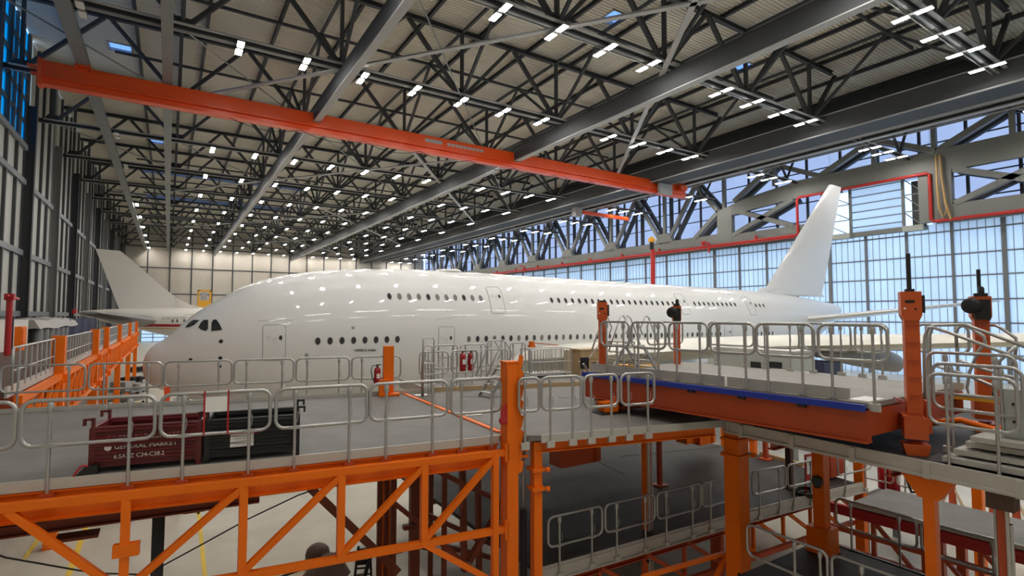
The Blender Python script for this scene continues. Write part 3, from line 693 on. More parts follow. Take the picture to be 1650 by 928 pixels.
# ================================================================ SECOND AIRLINER (rear of the hall)
AY = 90.
j2 = thing('airliner', 'smaller white airliner with red stripe behind the large one, tail to the left', 'aircraft', (15, AY, 0))
S2 = [(-9.9, 8.3, 7.9, .2), (-9.2, 8.42, 7.62, .42), (-6, 8.66, 6.55, 1.15), (-2, 8.8, 5.45, 1.9), (2, 8.85, 4.4, 2.45), (7, 8.86, 3.3, 2.78), (12, 8.86, 3.22, 2.82), (40, 8.86, 3.22, 2.82), (45, 8.4, 3.3, 2.3), (48.5, 7.0, 4.2, 1.1), (49.4, 6., 5.4, .2)]
m = MB(); rings = []; X2 = [s[0] for s in S2]
def fus2(x): return tuple(pchip(X2, [s[k] for s in S2], x) for k in (1, 2, 3))
x = -9.9
while x < 49.4:
    t_, b_, w_ = fus2(x); rings.append([(x, AY+w_*math.cos(2*math.pi*k/48), (t_+b_)/2+(t_-b_)/2*math.sin(2*math.pi*k/48)) for k in range(48)]); x += .6
m.loft(rings); m.build('fuselage', M['white2'], j2, smooth=True)
def side2(x, z):
    t_, b_, w_ = fus2(x); q = min(.999, ((z-(t_+b_)/2)/((t_-b_)/2))**2); return Vector((x, AY-w_*math.sqrt(1-q)-.02, z))
def band2(z0, z1, xa, xb, name, mt, off=0.):
    m = MB(); P = []; n = 30
    for k in range(n+1):
        x = xa+(xb-xa)*k/n
        for z in (z0+.012*(x+2)*off, z1+.012*(x+2)*off): P.append(side2(x, z)+Vector((0, -.01, 0)))
    m.add(P, [(2*i, 2*i+2, 2*i+3, 2*i+1) for i in range(n)]); m.build(name, mt, j2, smooth=True)
band2(6.25, 6.62, -4.5, 30, 'red_stripe', M['stripe'], -1.5); band2(5.95, 6.06, -3.2, 30, 'gold_stripe', M['gold'], -1.5)
m = MB(); Q = [(-5.6, 8.5), (-8.45, 16.72), (-5.75, 16.6), (-3.2, 14.2), (-.6, 11.6), (1.2, 10.1), (2.6, 9.35), (4.2, 8.95), (4.6, 8.6)]
rings = []
for s, q in ((-.22, 1), (.22, 1)): rings.append([(x, AY+s*(1.25-(z-8)/12), z) for x, z in Q])
m.ext([(x, AY-.2*(1.25-(z-8)/12), z) for x, z in Q], (0, .3, 0)); m.build('tail_fin', M['white2'], j2)
wingloft([((-1.6, 90.5, 7.1), -4.6, .8)] and [((-1.2, 88.6, 7.0), -5.6, 1.7), ((-1.5, 87.0, 7.1), -5.0, 1.5), ((-7.0, 80.6, 8.1), -2.2, .35)]).build('stabiliser', M['winggrey'], j2, smooth=50)
wingloft([((-1.55, 91.4, 7.15), -5.2, .95), ((-7.3, 99.4, 8.1), -1.9, .28)]).build('stabiliser', M['winggrey'], j2, smooth=50)
p = Vector((-9.3, 80.55, 8.2)); m = MB(); m.lathe([(.12, 0), (.22, .1), (.24, .5), (.1, .6)], p+Vector((-.1, 0, -.25)), (.2, .1, .9)); m.build('tip_cover', M['redpaint'], j2)
wingloft([((24, AY-2.4, 4.2), -9, 1.3), ((12, AY-29, 6.4), -2.5, .3)]).build('wing', M['white2'], j2, smooth=50)
wingloft([((24, AY+2.4, 4.2), -9, 1.3), ((12, AY+29, 6.4), -2.5, .3)]).build('wing', M['white2'], j2, smooth=50)
for px in (278, 285.5, 297):
    q = ony(px, 519, 87.6); m = MB(); n = 12; m.add([side2(q.x+.16*math.cos(2*math.pi*k/n), 7.02+.24*math.sin(2*math.pi*k/n))+Vector((0, -.02, 0)) for k in range(n)], [tuple(range(n))]); m.build('cabin_window', M['shade'], j2)
m = MB(); m.tube([side2(*q) for q in ((2.0, 6.75), (2.0, 7.3), (2.0, 7.9), (3.2, 7.95), (3.2, 7.3), (3.2, 6.75))], .03, 4, True); m.build('door_seam', M['seal'], j2)
q = ony(260, 514, 88.); a_ = side2(q.x, 7.25)
text_mesh('lettering', 'A330-200 P2F', .52, M['mull2'], j2, a_+Vector((0, -.25, 0)), (1, -.12, 0), (0, .25, 1), .006)
for gx, gyy in ((42, AY), (18, AY-4.5), (18, AY+4.5)):
    m = MB(); m.tube([(gx, gyy, .5), (gx, gyy, 3.6)], .16, 8); m.lathe([(.2, -.2), (.6, -.2), (.6, .2), (.2, .2)], (gx, gyy-.4, .6), (0, 1, 0), 16, 1); m.lathe([(.2, -.2), (.6, -.2), (.6, .2), (.2, .2)], (gx, gyy+.4, .6), (0, 1, 0), 16, 1); m.build('landing_gear', [M['steel2'], M['black']], j2)
# ================================================================ FOREGROUND PLATFORMS
Z1, Z0, ZRD, ZDK = 5.6, 2.6, 6.45, 5.95
V2 = lambda *a: Vector((*a, 0)) if len(a) == 2 else Vector(a)
def rail(a, b, z, label, grp, h=1.06, lo=.46, posts=(.2, .8), drop=.2, r=.027, bracket=True, bm='alu2'):
    a = Vector((a[0], a[1], z)); b = Vector((b[0], b[1], z)); d = b-a; L = d.length
    t = thing('guard_rail', label, 'guard rail', a, math.atan2(d.y, d.x), grp)
    c = min(.13, L/4); P = []
    for cx_, cz_, a0 in ((L-c, h-c, 0), (c, h-c, 90), (c, lo+c, 180), (L-c, lo+c, 270)):
        for k in range(6): P.append((cx_+c*math.cos(R(a0+18*k)), 0, cz_+c*math.sin(R(a0+18*k))))
    m = MB(); m.tube(P, r, 8, True); m.build('frame', M['alu'], t, smooth=True, local=True)
    for p_ in posts:
        x = L*p_; m = MB(); m.tube([(x, .0, -drop), (x, .0, h-.02)], r*.85, 8)
        m.lathe([(r*1.35, 0), (r*1.5, .02), (r*1.5, .09), (r*1.1, .11)], (x, 0, h-.14), (0, 0, 1), 8)
        m.loft([[(x+s, -.036, lo-.022), (x+s, .036, lo-.022), (x+s, .036, lo+.022), (x+s, -.036, lo+.022)] if abs(s) < .07 else [(x+s, -.028, lo-.01), (x+s, .028, lo-.01), (x+s, .028, lo+.01), (x+s, -.028, lo+.01)] for s in (-.11, -.05, .05, .11)])
        m.tube([(x+.035, -.03, h-.35), (x+.045, -.04, h-.42), (x+.03, -.03, h-.52)], .006, 4)
        o = m.build('post', M['alu'], t, smooth=50, local=True)
        if bracket:
            m = MB(); m.box((x, .0, -drop+.04), (.15, .07, .12)); m.build('bracket', M[bm], o, local=True)
    return t
def rails_px(spans, A, B, z, fmt, grp, **k):
    n = len(spans)
    for i, s in enumerate(spans):
        a = colx(s[0], (*A, z), (*B, z)); b = colx(s[1], (*A, z), (*B, z))
        kk = dict(k)
        if len(s) > 2: kk['posts'] = s[2]
        rail(a, b, z, fmt % ordn(i+1), grp, **kk)
# ---- grey main platform
t = thing('docking_platform', 'large grey steel platform carrying the two crates, in front of the nose', 'platform', (2, 12, 0))
NE = [(-6.5, 10.45), (-1.79, 9.57), (1.24, 9.0), (5.14, 8.43), (5.8, 8.03), (9.85, 7.1)]
FE = [(6.6, 17.2), (6.3, 14.2), (5.44, 14.37), (1.5, 15.26), (-1.07, 15.94), (-3.0, 16.3), (-6.5, 16.9)]
poly = NE+[(16, 7.1), (16, 17.2)]+FE
m = MB(); m.ext([(x, y, Z1) for x, y in poly], (0, 0, -.1)); m.build('deck_plate', M['deck'], t)
def strip(pts, z0, z1, th, name, mt, par, out=0.):
    m = MB()
    for i in range(len(pts)-1):
        p = Vector((*pts[i], 0)); q = Vector((*pts[i+1], 0)); d = (q-p).normalized(); nrm = Vector((d.y, -d.x, 0))
        m.bar(p+nrm*out+Vector((0, 0, (z0+z1)/2)), q+nrm*out+Vector((0, 0, (z0+z1)/2)), th, z1-z0)
    return m.build(name, mt, par)
strip(NE[:4], Z1-.13, Z1+.015, .03, 'edge_strip', M['alu2'], t, .02); strip(NE[4:], Z1-.13, Z1+.015, .03, 'edge_strip', M['alu2'], t, .02)
strip([(9.85, 7.1), (9.75, 6.9)], Z1-.2, Z1+.015, .03, 'edge_strip', M['alu2'], t, .02)
strip(FE[::-1], Z1-.2, Z1+.1, .03, 'toe_board', M['alu2'], t, 0)
m = MB()
for i in range(3):
    p, q = NE[i], NE[i+1]; m.ibeam((p[0], p[1]+.06, Z1-.34), (q[0], q[1]+.06, Z1-.34), .16, .4, .025, .02)
m.build('edge_beam', M['orange'], t)
m = MB(); m.ibeam((5.8, 8.2, Z1-.24), (9.8, 7.3, Z1-.24), .14, .2, .02, .02); m.build('edge_beam', M['orange'], t)
m = MB(); m.ibeam(ony(-120, 874, 10.4), ony(418, 800, 9.75), .16, .16, .025, .03); m.bar(ony(90, 868, 10.2), ony(160, 858, 10.2), .3, .04); m.bar(ony(295, 822, 10.), ony(330, 817, 10.), .3, .04); m.build('under_beam', M['shaded_red'], t)
m = MB(); m.ibeam((-6.5, 16.6, Z1-.3), (5.4, 14.2, Z1-.3), .2, .4, .03, .03); m.build('under_beam', M['shaded_red'], t)
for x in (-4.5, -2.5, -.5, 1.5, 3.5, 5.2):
    yn = 9.3-.14*x; m = MB(); m.ibeam((x, yn+.3, Z1-.3), (x+.5, 15.2-.22*x, Z1-.3), .14, .3, .02, .02); m.build('cross_beam', M['shaded_red'], t)
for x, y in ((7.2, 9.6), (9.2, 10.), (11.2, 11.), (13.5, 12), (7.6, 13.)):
    m = MB(); m.ibeam((x, y-1.6, Z1-.25), (x+.2, 16.5, Z1-.25), .14, .26, .02, .02); m.build('cross_beam', M['shaded_red'], t)
m = MB(); a = onz(645, 632, Z1); b = onz(806, 697, Z1); m.bar(a+Vector((0, 0, .012)), b+Vector((0, 0, .012)), .11, .024); m.bar(a, a+Vector((.55, -.05, .02)), .08, .03); m.build('orange_joint', M['orange'], t)
m = MB(); m.bar(a+Vector((.09, 0, .008)), b+Vector((.09, 0, .008)), .03, .016); m.build('joint_gap', M['black'], t)
m = MB()
for (p0, p1) in (((900, 640), (1160, 668)), ((740, 640), (840, 640))):
    m.bar(onz(*p0, Z1), onz(*p1, Z1), .02, .01)
m.build('plate_seam', M['deckdark'], t)
for px, py, s_, lb in ((760, 668, .3, 'white sheet of paper lying on the grey platform beside the orange joint'), (680, 637, .28, 'white paper sheet on the grey platform at the foot of the folded ladder')):
    q = onz(px, py, Z1); m = MB(); m.box(q+Vector((0, 0, .012)), (s_*1.3, s_, .012), R(-8)); tag(m.build('paper_sheet', M['paper'], loc=q), lb, 'paper')
# supports under the main platform
def column(name, x, y, z0, z1, s_, rz, label, mt='orange', grp=None, bands=()):
    t = thing(name, label, 'column', (x, y, z0), rz, grp)
    m = MB(); m.box((0, 0, (z1-z0)/2), (s_, s_, z1-z0)); m.build('shaft', M[mt], t, local=True)
    m = MB(); m.box((0, 0, .02), (s_+.25, s_+.25, .04)); m.build('foot_plate', M[mt], t, local=True)
    for bz in bands:
        m = MB(); m.box((0, 0, bz-z0), (s_+.1, s_+.1, .06)); m.tube([(s_/2+.06, -s_/2-.05, bz-z0), (s_/2+.12, -s_/2-.08, bz-z0)], .05, 8); m.build('collar', M[mt], t, local=True)
    return t
# big guide pillar with rack plate
px_, py_ = 5.28, 8.28
t = thing('guide_pillar', 'tall bright orange guide pillar with notched rack at the near edge of the grey platform', 'pillar', (px_, py_, 0), R(-4))
m = MB(); m.box((0, 0, 3.47), (.24, .24, 6.94)); m.build('shaft', M['orange'], t, local=True)
m = MB(); m.box((0, 0, 6.95), (.27, .27, .03)); m.build('cap', M['orange'], t, local=True)
m = MB(); pr = [(.12, 4.95)]
z = 4.95
while z < 6.85: pr += [(.19, z+.02), (.23, z+.2), (.16, z+.24)]; z += .27
pr += [(.12, 6.9)]
m.ext([(x, -.13, z) for x, z in pr], (0, .05, 0)); m.build('rack', M['orange'], t, local=True)
m = MB(); m.box((-.07, -.135, 4.9), (.1, .03, 3.9)); m.build('side_strip', M['orange'], t, local=True)
m = MB(); m.tube([(-.13, -.1, 6.2), (-.2, -.13, 6.05), (-.22, -.14, 5.95)], .035, 8); m.lathe([(.03, 0), (.07, .02), (.07, .08), (.03, .1)], (-.2, -.18, 5.92), (0, 1, 0)); m.box((-.15, -.12, 6.0), (.06, .05, .28)); m.build('locking_handle', M['redpaint'], t, smooth=40, local=True)
m = MB(); m.box((-.12, -.1, 5.35), (.08, .1, .3)); m.box((-.12, -.1, 4.0), (.08, .1, .34)); m.build('bracket', M['orange'], t, local=True)
m = MB(); m.box((.24, .04, 5.42), (.22, .1, .06)); m.box((.3, .02, 5.2), (.2, .06, .05)); m.bar((.15, 0, 5.5), (.4, .05, 5.28), .05, .04); m.build('catch', M['orange'], t, local=True)
q = colx(872, (5.8, 8.03, 0), (9.85, 7.1, 0))
column('platform_column', q.x+.02, q.y+.2, 0, Z1-.14, .165, R(-8), 'orange column with two collars, right of the tall guide pillar', bands=(4.95, 4.6))
q = colx(843, (5.3, 8.6, 0), (7, 8.3, 0)); t = thing('hydraulic_ram', 'black hydraulic cylinder with bright rod behind the tall guide pillar', 'hydraulic cylinder', (q.x, q.y, 0))
m = MB(); m.lathe([(.07, 0), (.07, 4.1), (.04, 4.15)], (0, 0, 0)); m.build('barrel', M['blackmetal'], t, smooth=40, local=True)
m = MB(); m.tube([(0, 0, 4.1), (0, 0, 5.3)], .025, 8); m.build('rod', M['alu'], t, smooth=True, local=True)
column('corner_pillar', 10.55, 7.3, 0, Z1-.12, .36, R(0), 'massive orange pillar under the corner of the grey platform', bands=(5.1, 4.75))
# ---- orange lattice girder hung in front of the grey platform
t = thing('lattice_girder', 'bright orange lattice girder below the near edge of the grey platform', 'lattice girder', (1.5, 8.8, 4))
GA, GB = Vector((-6.5, 10.25, 0)), None
def ge(px): # point on the girder line below the platform edge, .2 m towards the open side
    seg = ((-1.82, 9.36), (1.21, 8.8)) if px < 420 else ((1.21, 8.8), (5.3, 8.18))
    return colx(px, (*seg[0], 0), (*seg[1], 0))
zt, zb = 5.345, 4.0
p0 = Vector((-6.6, 10.25, 0)); pm = Vector((1.21, 8.8, 0)); p1 = Vector((5.28, 8.2, 0))
for z, nm in ((zt, 'top_chord'), (zb, 'bottom_chord')):
    m = MB(); up = Vector((0, 0, z)); m.bar(p0+up, pm+up, .11, .105); m.bar(pm+up, p1+up, .11, .105); m.build(nm, M['orange'], t)
vx = [3, 216, 401, 555, 686, 798]; VP = [ge(x) for x in vx]
VP.insert(0, VP[0]+(VP[0]-VP[1])); 
for i, p in enumerate(VP):
    m = MB(); m.bar(p+Vector((0, 0, zt)), p+Vector((0, 0, zb if 1 < i < 6 else 1.2)), .11, .1, up=(0, 1, 0)); m.build('vertical', M['orange'], t)
def diag(a, b, za=zt-.05, zb_=zb+.05):
    m = MB(); m.bar(a+Vector((0, 0, za)), b+Vector((0, 0, zb_)), .09, .1, up=(0, 1, 0)); m.build('diagonal', M['orange'], t)
diag(VP[1]*.88+VP[2]*.12, VP[2]); diag(VP[3], VP[2]); diag(VP[4], VP[3]); diag(VP[5], VP[4]); diag(VP[6], VP[5]); diag(VP[5], p1+Vector((.2, 0, 0)), zb, 2.75); diag(VP[1], VP[0])
q = ge(219); m = MB(); m.box(q+Vector((.0, -.02, 4.62)), (.3, .1, .17), R(-8)); m.build('clamp_box', M['orange'], t)
# hanging things below it
q = colx(268, (-3, 11.2, 0), (5, 10.0, 0)); t = thing('prop_tube', 'dark grey round prop standing under the grey platform', 'prop', (q.x, q.y, 0))
m = MB(); m.tube([(0, 0, 0), (0, 0, 5.0)], .09, 12); m.build('tube', M['steel'], t, smooth=True, local=True); m = MB(); m.lathe([(.2, 0), (.2, .03), (.1, .06)], (0, 0, 0)); m.build('base_plate', M['steel'], t, local=True)
m = MB(); a = ony(8, 897, 9.7); pts = [ony(x, y, Y) for x, y, Y in ((-40, 880, 10), (8, 898, 9.8), (150, 923, 9.6), (235, 926, 9.5), (320, 880, 9.4), (400, 836, 9.3), (480, 798, 9.2), (530, 780, 9.2))]
m.tube(pts, .012, 5); tag(m.build('guy_rope', M['black'], loc=pts[1]), 'thin black rope slung behind the orange lattice girder', 'rope')
def braced(name, label, pts, w_, mt, cat='brace', grp=None):
    m = MB()
    for a, b in zip(pts[:-1], pts[1:]): m.bar(a, b, w_, w_)
    return tag(m.build(name, M[mt], loc=pts[0]), label, cat, grp)
m = MB(); a = ony(500, 786, 11.5); b = ony(640, 920, 11.5); m.ibeam(a, b, .16, .2, .03, .03, up=(0, 1, 0)); tag(m.build('diagonal_brace', M['shaded_red'], loc=a), 'shaded orange-red diagonal brace under the grey platform, left of the column pair', 'brace')
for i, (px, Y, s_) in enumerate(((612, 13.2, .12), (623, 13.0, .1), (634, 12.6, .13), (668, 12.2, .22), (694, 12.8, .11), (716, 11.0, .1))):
    q = ony(px, 800, Y); column('rear_column', q.x, q.y, 0, Z1-.35, s_, R(-8), 'shaded orange-red column under the grey platform, %s of six behind the lattice girder' % ordn(i+1), 'shaded_red', 'columns under the grey platform')
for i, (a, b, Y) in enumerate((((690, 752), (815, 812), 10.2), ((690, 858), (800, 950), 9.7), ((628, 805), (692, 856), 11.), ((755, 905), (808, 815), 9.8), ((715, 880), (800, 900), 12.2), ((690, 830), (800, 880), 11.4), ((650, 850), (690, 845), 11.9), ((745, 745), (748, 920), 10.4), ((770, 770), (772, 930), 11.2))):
    m = MB(); p, q = ony(*a, Y), ony(*b, Y); m.bar(p, q, .1, .14, up=(0, 1, 0)); tag(m.build('under_brace', M['shaded_red'], loc=p), 'shaded orange-red brace in the tangle under the grey platform behind the guide pillar', 'brace', 'braces behind the guide pillar')
# black step ladder, hose and canvas machine on the hall floor
t = thing('step_ladder', 'black ladder standing on the hall floor under the grey platform', 'ladder', onz(582, 1030, 0))
a0, a1 = ony(578, 880, 13.5), ony(596, 878, 13.5); b0, b1 = ony(566, 975, 13.), ony(600, 973, 13.)
for p, q in ((a0, b0), (a1, b1)): m = MB(); m.bar(p, q, .05, .06); m.build('stile', M['blackmetal'], t)
for k in range(9):
    s_ = (k+.5)/9; p, q = a0.lerp(b0, s_), a1.lerp(b1, s_); m = MB(); m.bar(p, q, .12 if k == 2 else .06, .03 if k != 2 else .12); m.build('rung', M['blackmetal'], t)
m = MB(); m.tube([ony(x, y, 13.2) for x, y in ((588, 928), (594, 905), (598, 895), (603, 892), (620, 893), (645, 888), (668, 880), (690, 884))], .05, 7); tag(m.build('air_hose', M['black'], loc=ony(600, 895, 13.2), smooth=True), 'thick black hose slung between ladder and shaded orange-red columns', 'hose')
q = onz(512, 945, .0); t = thing('covered_machine', 'machine under dark brown canvas on the hall floor below the lattice girder', 'machine', (q.x, q.y, 0))
c = ony(525, 930, 16.8)
m = MB(); rings = []
for (x, y, rr) in ((505, 990, 1.2), (512, 960, 1.15), (520, 935, .85), (527, 915, .55), (531, 902, .36), (532, 897, .28), (533, 894, .14)):
    p = ony(x, y, 16.8); rings.append([p+Vector((rr*math.cos(2*math.pi*k/20), rr*math.sin(2*math.pi*k/20)*.8, .06*math.sin(k*2.1))) for k in range(20)])
m.loft(rings); m.build('canvas', M['brown'], t, smooth=True)
p = ony(512, 886, 17.4); m = MB(); m.lathe([(.1, -1.2), (.32, -.5), (.36, -.25), (.36, -.1), (.32, .04), (.24, .12), (.13, .18), (0, .2)], p, (0, 0, 1), 28); m.build('dome', M['brown'], t, smooth=True)
p = ony(470, 935, 17.2); m = MB(); m.box(p+Vector((0, 0, -.4)), (1.3, .9, 1.1), R(-20)); m.build('body', M['plylight'], t)
m = MB(); m.bar(ony(440, 925, 16.6), ony(515, 900, 16.6), .07, .07); m.bar(ony(450, 930, 16.6), ony(520, 906, 16.6), .05, .05); m.build('rail', M['black'], t)
# near-edge guard rails
G = 'guard rails along the near edge of the grey platform'
A, B, C_ = (-1.79, 9.53), (1.24, 8.96), (5.14, 8.39)
SP = [(-190, 35), (45, 257), (266, 440)]
for i, s in enumerate(SP): rail(colx(s[0], (*A, Z1), (*B, Z1)) if s[0] > -1 else Vector((-3.8, 9.95, 0)), colx(s[1], (*A, Z1), (*B, Z1)), Z1, 'galvanised guard rail panel on near edge of the grey platform, %s from the left' % ordn(i+1), G, drop=.27, bm='rust')
for i, s in enumerate(((449, 594), (599, 722), (728, 808))): rail(colx(s[0], (*B, Z1), (*C_, Z1)), colx(s[1], (*B, Z1), (*C_, Z1)), Z1, 'galvanised guard rail panel on near edge of the grey platform, %s from the left' % ordn(i+4), G, drop=.27, bm='rust')
A, B = (5.8, 7.99), (9.85, 7.06)
for i, s in enumerate(((836, 868, (.3,)), (872, 935, (.22, .78)), (940, 994, (.2, .8)), (999, 1052, (.22, .8)))): rail(colx(s[0], (*A, Z1), (*B, Z1)), colx(s[1], (*A, Z1), (*B, Z1)), Z1, 'galvanised guard rail panel right of the tall guide pillar, %s from the pillar' % ordn(i+1), G, posts=s[2])
# far-edge guard rails of the grey platform
G = 'guard rails along the far edge of the grey platform'
FA, FB, FC = (-3.1, 16.3), (1.5, 15.28), (5.44, 14.38)
for i, s in enumerate(((-55, 3), (8, 143), (149, 266), (270, 377))): rail(colx(s[0], (*FA, Z1), (*FB, Z1)), colx(s[1], (*FA, Z1), (*FB, Z1)), Z1, 'guard rail panel on far edge of the grey platform, %s from the left' % ordn(i+1), G, drop=.02, r=.024)
for i, s in enumerate(((381, 476), (480, 565), (569, 647))): rail(colx(s[0], (*FB, Z1), (*FC, Z1)), colx(s[1], (*FB, Z1), (*FC, Z1)), Z1, 'guard rail panel on far edge of the grey platform, %s from the left' % ordn(i+5), G, drop=.02, r=.024)
for i, s in enumerate(((677, 723), (728, 770), (775, 818))): rail(colx(s[0], (6.0, 14.6, Z1), (12, 14.6, Z1)), colx(s[1], (6, 14.6, Z1), (12, 14.6, Z1)), Z1, 'guard rail panel in front of the door stairs, %s right of the folded ladder' % ordn(i+1), G, drop=.02, r=.022, h=1.12)
for i, s in enumerate(((700, 738), (742, 784), (786, 814), (822, 846))): rail(colx(s[0], (6.0, 15.9, Z1), (12, 15.9, Z1)), colx(s[1], (6, 15.9, Z1), (12, 15.9, Z1)), Z1, 'guard rail panel of the rear row by the second cabin door, %s from the left' % ordn(i+1), G, drop=.02, r=.022, h=1.22 if i != 2 else 1.34)
# ---- orange stub column with extinguisher
q = colx(627, (1.5, 15.2, 0), (5.44, 14.3, 0))
t = column('platform_column', q.x, q.y, 0, 6.95, .27, R(-12), 'orange column at the far edge of the grey platform, behind the rails'); 
m = MB(); m.box((-.12, -.2, 5.85), (.3, .18, .4)); m.box((.0, -.18, 5.64), (.55, .3, .06)); m.build('base_lug', M['orange'], t, local=True)
def extinguisher(q, z0, h, r, label, side=-1, grp=None):
    t = thing('fire_extinguisher', label, 'fire extinguisher', (q.x, q.y, z0), 0, grp)
    m = MB(); m.lathe([(r*.9, 0), (r, .03), (r, h*.72), (r*.8, h*.8), (r*.35, h*.86)], (0, 0, 0), (0, 0, 1), 16); m.build('cylinder', M['extred'], t, smooth=40, local=True)
    m = MB(); m.lathe([(r*.35, h*.86), (r*.3, h*.95), (r*.3, h)], (0, 0, 0), (0, 0, 1), 10); m.box((r*.4, 0, h*.97), (r*1.6, .03, .025)); m.build('valve', M['blackmetal'], t, local=True)
    m = MB(); m.tube([(0, 0, h*.93), (side*r*1.6, -.02, h*.95), (side*r*2.1, -.02, h*.75), (side*r*1.7, -.02, h*.4), (side*r*1.1, -.02, h*.2)], .013, 6); m.build('hose', M['black'], t, smooth=True, local=True)
    m = MB(); m.box((0, -r*.98, h*.45), (r*1.0, .012, h*.22)); m.build('instruction_plate', M['paper'], t, local=True)
    return t
q = colx(607.5, (*FB, 0), (*FC, 0)); extinguisher(q+Vector((0, -.12, 0)), 5.88, .58, .088, 'red fire extinguisher hung on the rail beside the orange column at the far edge')
for px, side, lb in ((746, 1, 'left of two red fire extinguishers by the second cabin door'), (759, 1, 'right of two red fire extinguishers by the second cabin door')):
    q = colx(px, (6, 15.6, 0), (12, 15.6, 0)); extinguisher(q, 5.98, .68, .1, lb, side)
# ---- folded ladder / rails by the orange joint
q = onz(690, 640, Z1); t = thing('folded_ladder', 'folded galvanised step frame standing upright behind the orange joint', 'step frame', q, R(10))
for i, (w_, h_, dx, dy) in enumerate(((.36, 1.6, 0, 0), (.28, 1.38, .05, .1), (.2, 1.2, .03, .2), (.3, .95, .12, .28))):
    P = [(dx-w_/2, dy, .02), (dx-w_/2, dy, h_-.06), (dx-w_/2+.05, dy, h_), (dx+w_/2-.05, dy, h_), (dx+w_/2, dy, h_-.06), (dx+w_/2, dy, .02)]
    m = MB(); m.tube(P, .017, 6)
    m.build('frame', M['alu'], t, smooth=True, local=True)
    for k in range(3): m = MB(); m.box((dx, dy, .3+.3*k), (w_-.02, .06, .03)); m.build('tread', M['alu2'], t, local=True)
m = MB(); m.tube([(.1, .05, .05), (.6, .3, .75)], .016, 6); m.tube([(.1, .25, .75), (.75, .4, .7)], .016, 6); m.build('stay', M['alu'], t, local=True)
m = MB(); a, b = onz(700, 631, Z1), onz(1000, 618, Z1); m.bar(a+Vector((0, 0, .06)), b+Vector((0, 0, .06)), .06, .12); tag(m.build('timber_plank', M['ply'], loc=a), 'long brown timber toe board at the foot of the rear rails', 'plank')
def stairs(px, py, label, z=Z1, hgt=1.0, flip=1, rz=0., sc=1.):
    q = onz(px, py, z); t = thing('access_steps', label, 'steps', q, rz)
    for s in (-.28, .28):
        m = MB(); m.bar((0, s, 0), (flip*.62*sc, s, hgt*sc), .04, .07); m.build('stringer', M['alu'], t, local=True)
        m = MB(); m.tube([(flip*-.1, s, .55*sc), (flip*.35*sc, s, 1.42*sc), (flip*.5*sc, s, 1.5*sc), (flip*.72*sc, s, 1.15*sc), (flip*.62*sc, s, .98*sc)], .018, 6); m.build('handrail', M['alu'], t, smooth=True, local=True)
    for k in range(4):
        f = (k+.6)/4; m = MB(); m.box((flip*.62*sc*f, 0, hgt*sc*f), (.16, .54, .025)); m.build('tread', M['alu2'], t, local=True)
    m = MB(); m.box((flip*.8*sc, 0, hgt*sc), (.34, .56, .03)); m.tube([(flip*.95*sc, -.28, hgt*sc), (flip*.95*sc, -.28, 0)], .02, 6); m.tube([(flip*.95*sc, .28, hgt*sc), (flip*.95*sc, .28, 0)], .02, 6); m.build('top_step', M['alu2'], t, local=True)
    return t
stairs(780, 640, 'small aluminium steps leaning up to the rear rail, left of the guide pillar', hgt=.8)
# mesh trolley, plywood
q = onz(880, 606, Z1); t = thing('mesh_trolley', 'grey mesh trolley full of stacked frames behind the guide pillar', 'trolley', q, R(-6))
for x in (-.85, .85):
    for y in (-.35, .35): m = MB(); m.tube([(x, y, 0), (x, y, 1.0)], .022, 6); m.build('post', M['alu'], t, local=True)
m = MB()
for z in (.15, .55, 1.0):
    m.tube([(-.85, -.35, z), (.85, -.35, z), (.85, .35, z), (-.85, .35, z)], .018, 6, True)
m.build('frame', M['alu'], t, local=True)
for k in range(14): m = MB(); m.tube([(-.8+.12*k, -.2+.02*(k % 3), .15), (-.8+.12*k, -.2, .95), (-.74+.12*k, .2, .95), (-.74+.12*k, .2, .15)], .016, 5); m.build('stacked_frame', M['alu'], t, local=True)
m = MB(); m.box((0, 0, .13), (1.7, .7, .05)); m.build('tray', M['alu2'], t, local=True)
q = onz(869, 606, Z1)+Vector((.1, .6, 0)); t = thing('barrier_pole', 'orange tensioner with long pole lying on the mesh trolley', 'pole', q+Vector((0, 0, 1.05)))
m = MB(); m.box((-.02, 0, .08), (.14, .16, .2)); m.box((-.02, 0, .0), (.22, .2, .08)); m.build('head', M['orange'], t, local=True)
m = MB(); m.tube([(0, 0, .12), (1.3, .1, .0)], .02, 6); m.build('pole', M['rust'], t, local=True)
q = onz(921, 605, Z1); m = MB(); m.box(q+Vector((0, .25, .46)), (.3, .05, .92), R(-8)); tag(m.build('chipboard_sheet', M['plylight'], loc=q), 'upright pale chipboard sheet beside the mesh trolley', 'board')
q = onz(946, 604, Z1)+Vector((.25, .3, 0)); t = thing('plywood_crate', 'plywood crate with a dark square opening behind the orange lifting column', 'crate', q, R(-8))
m = MB(); m.box((0, 0, .45), (1.0, .7, .9)); m.build('body', M['ply'], t, local=True)
m = MB(); m.box((.12, -.352, .28), (.34, .012, .34)); m.build('opening', M['black'], t, local=True)
m = MB(); m.box((0, 0, .92), (1.06, .76, .05)); m.box((0, -.36, .62), (1.02, .03, .06)); m.build('lid', M['ply'], t, local=True)
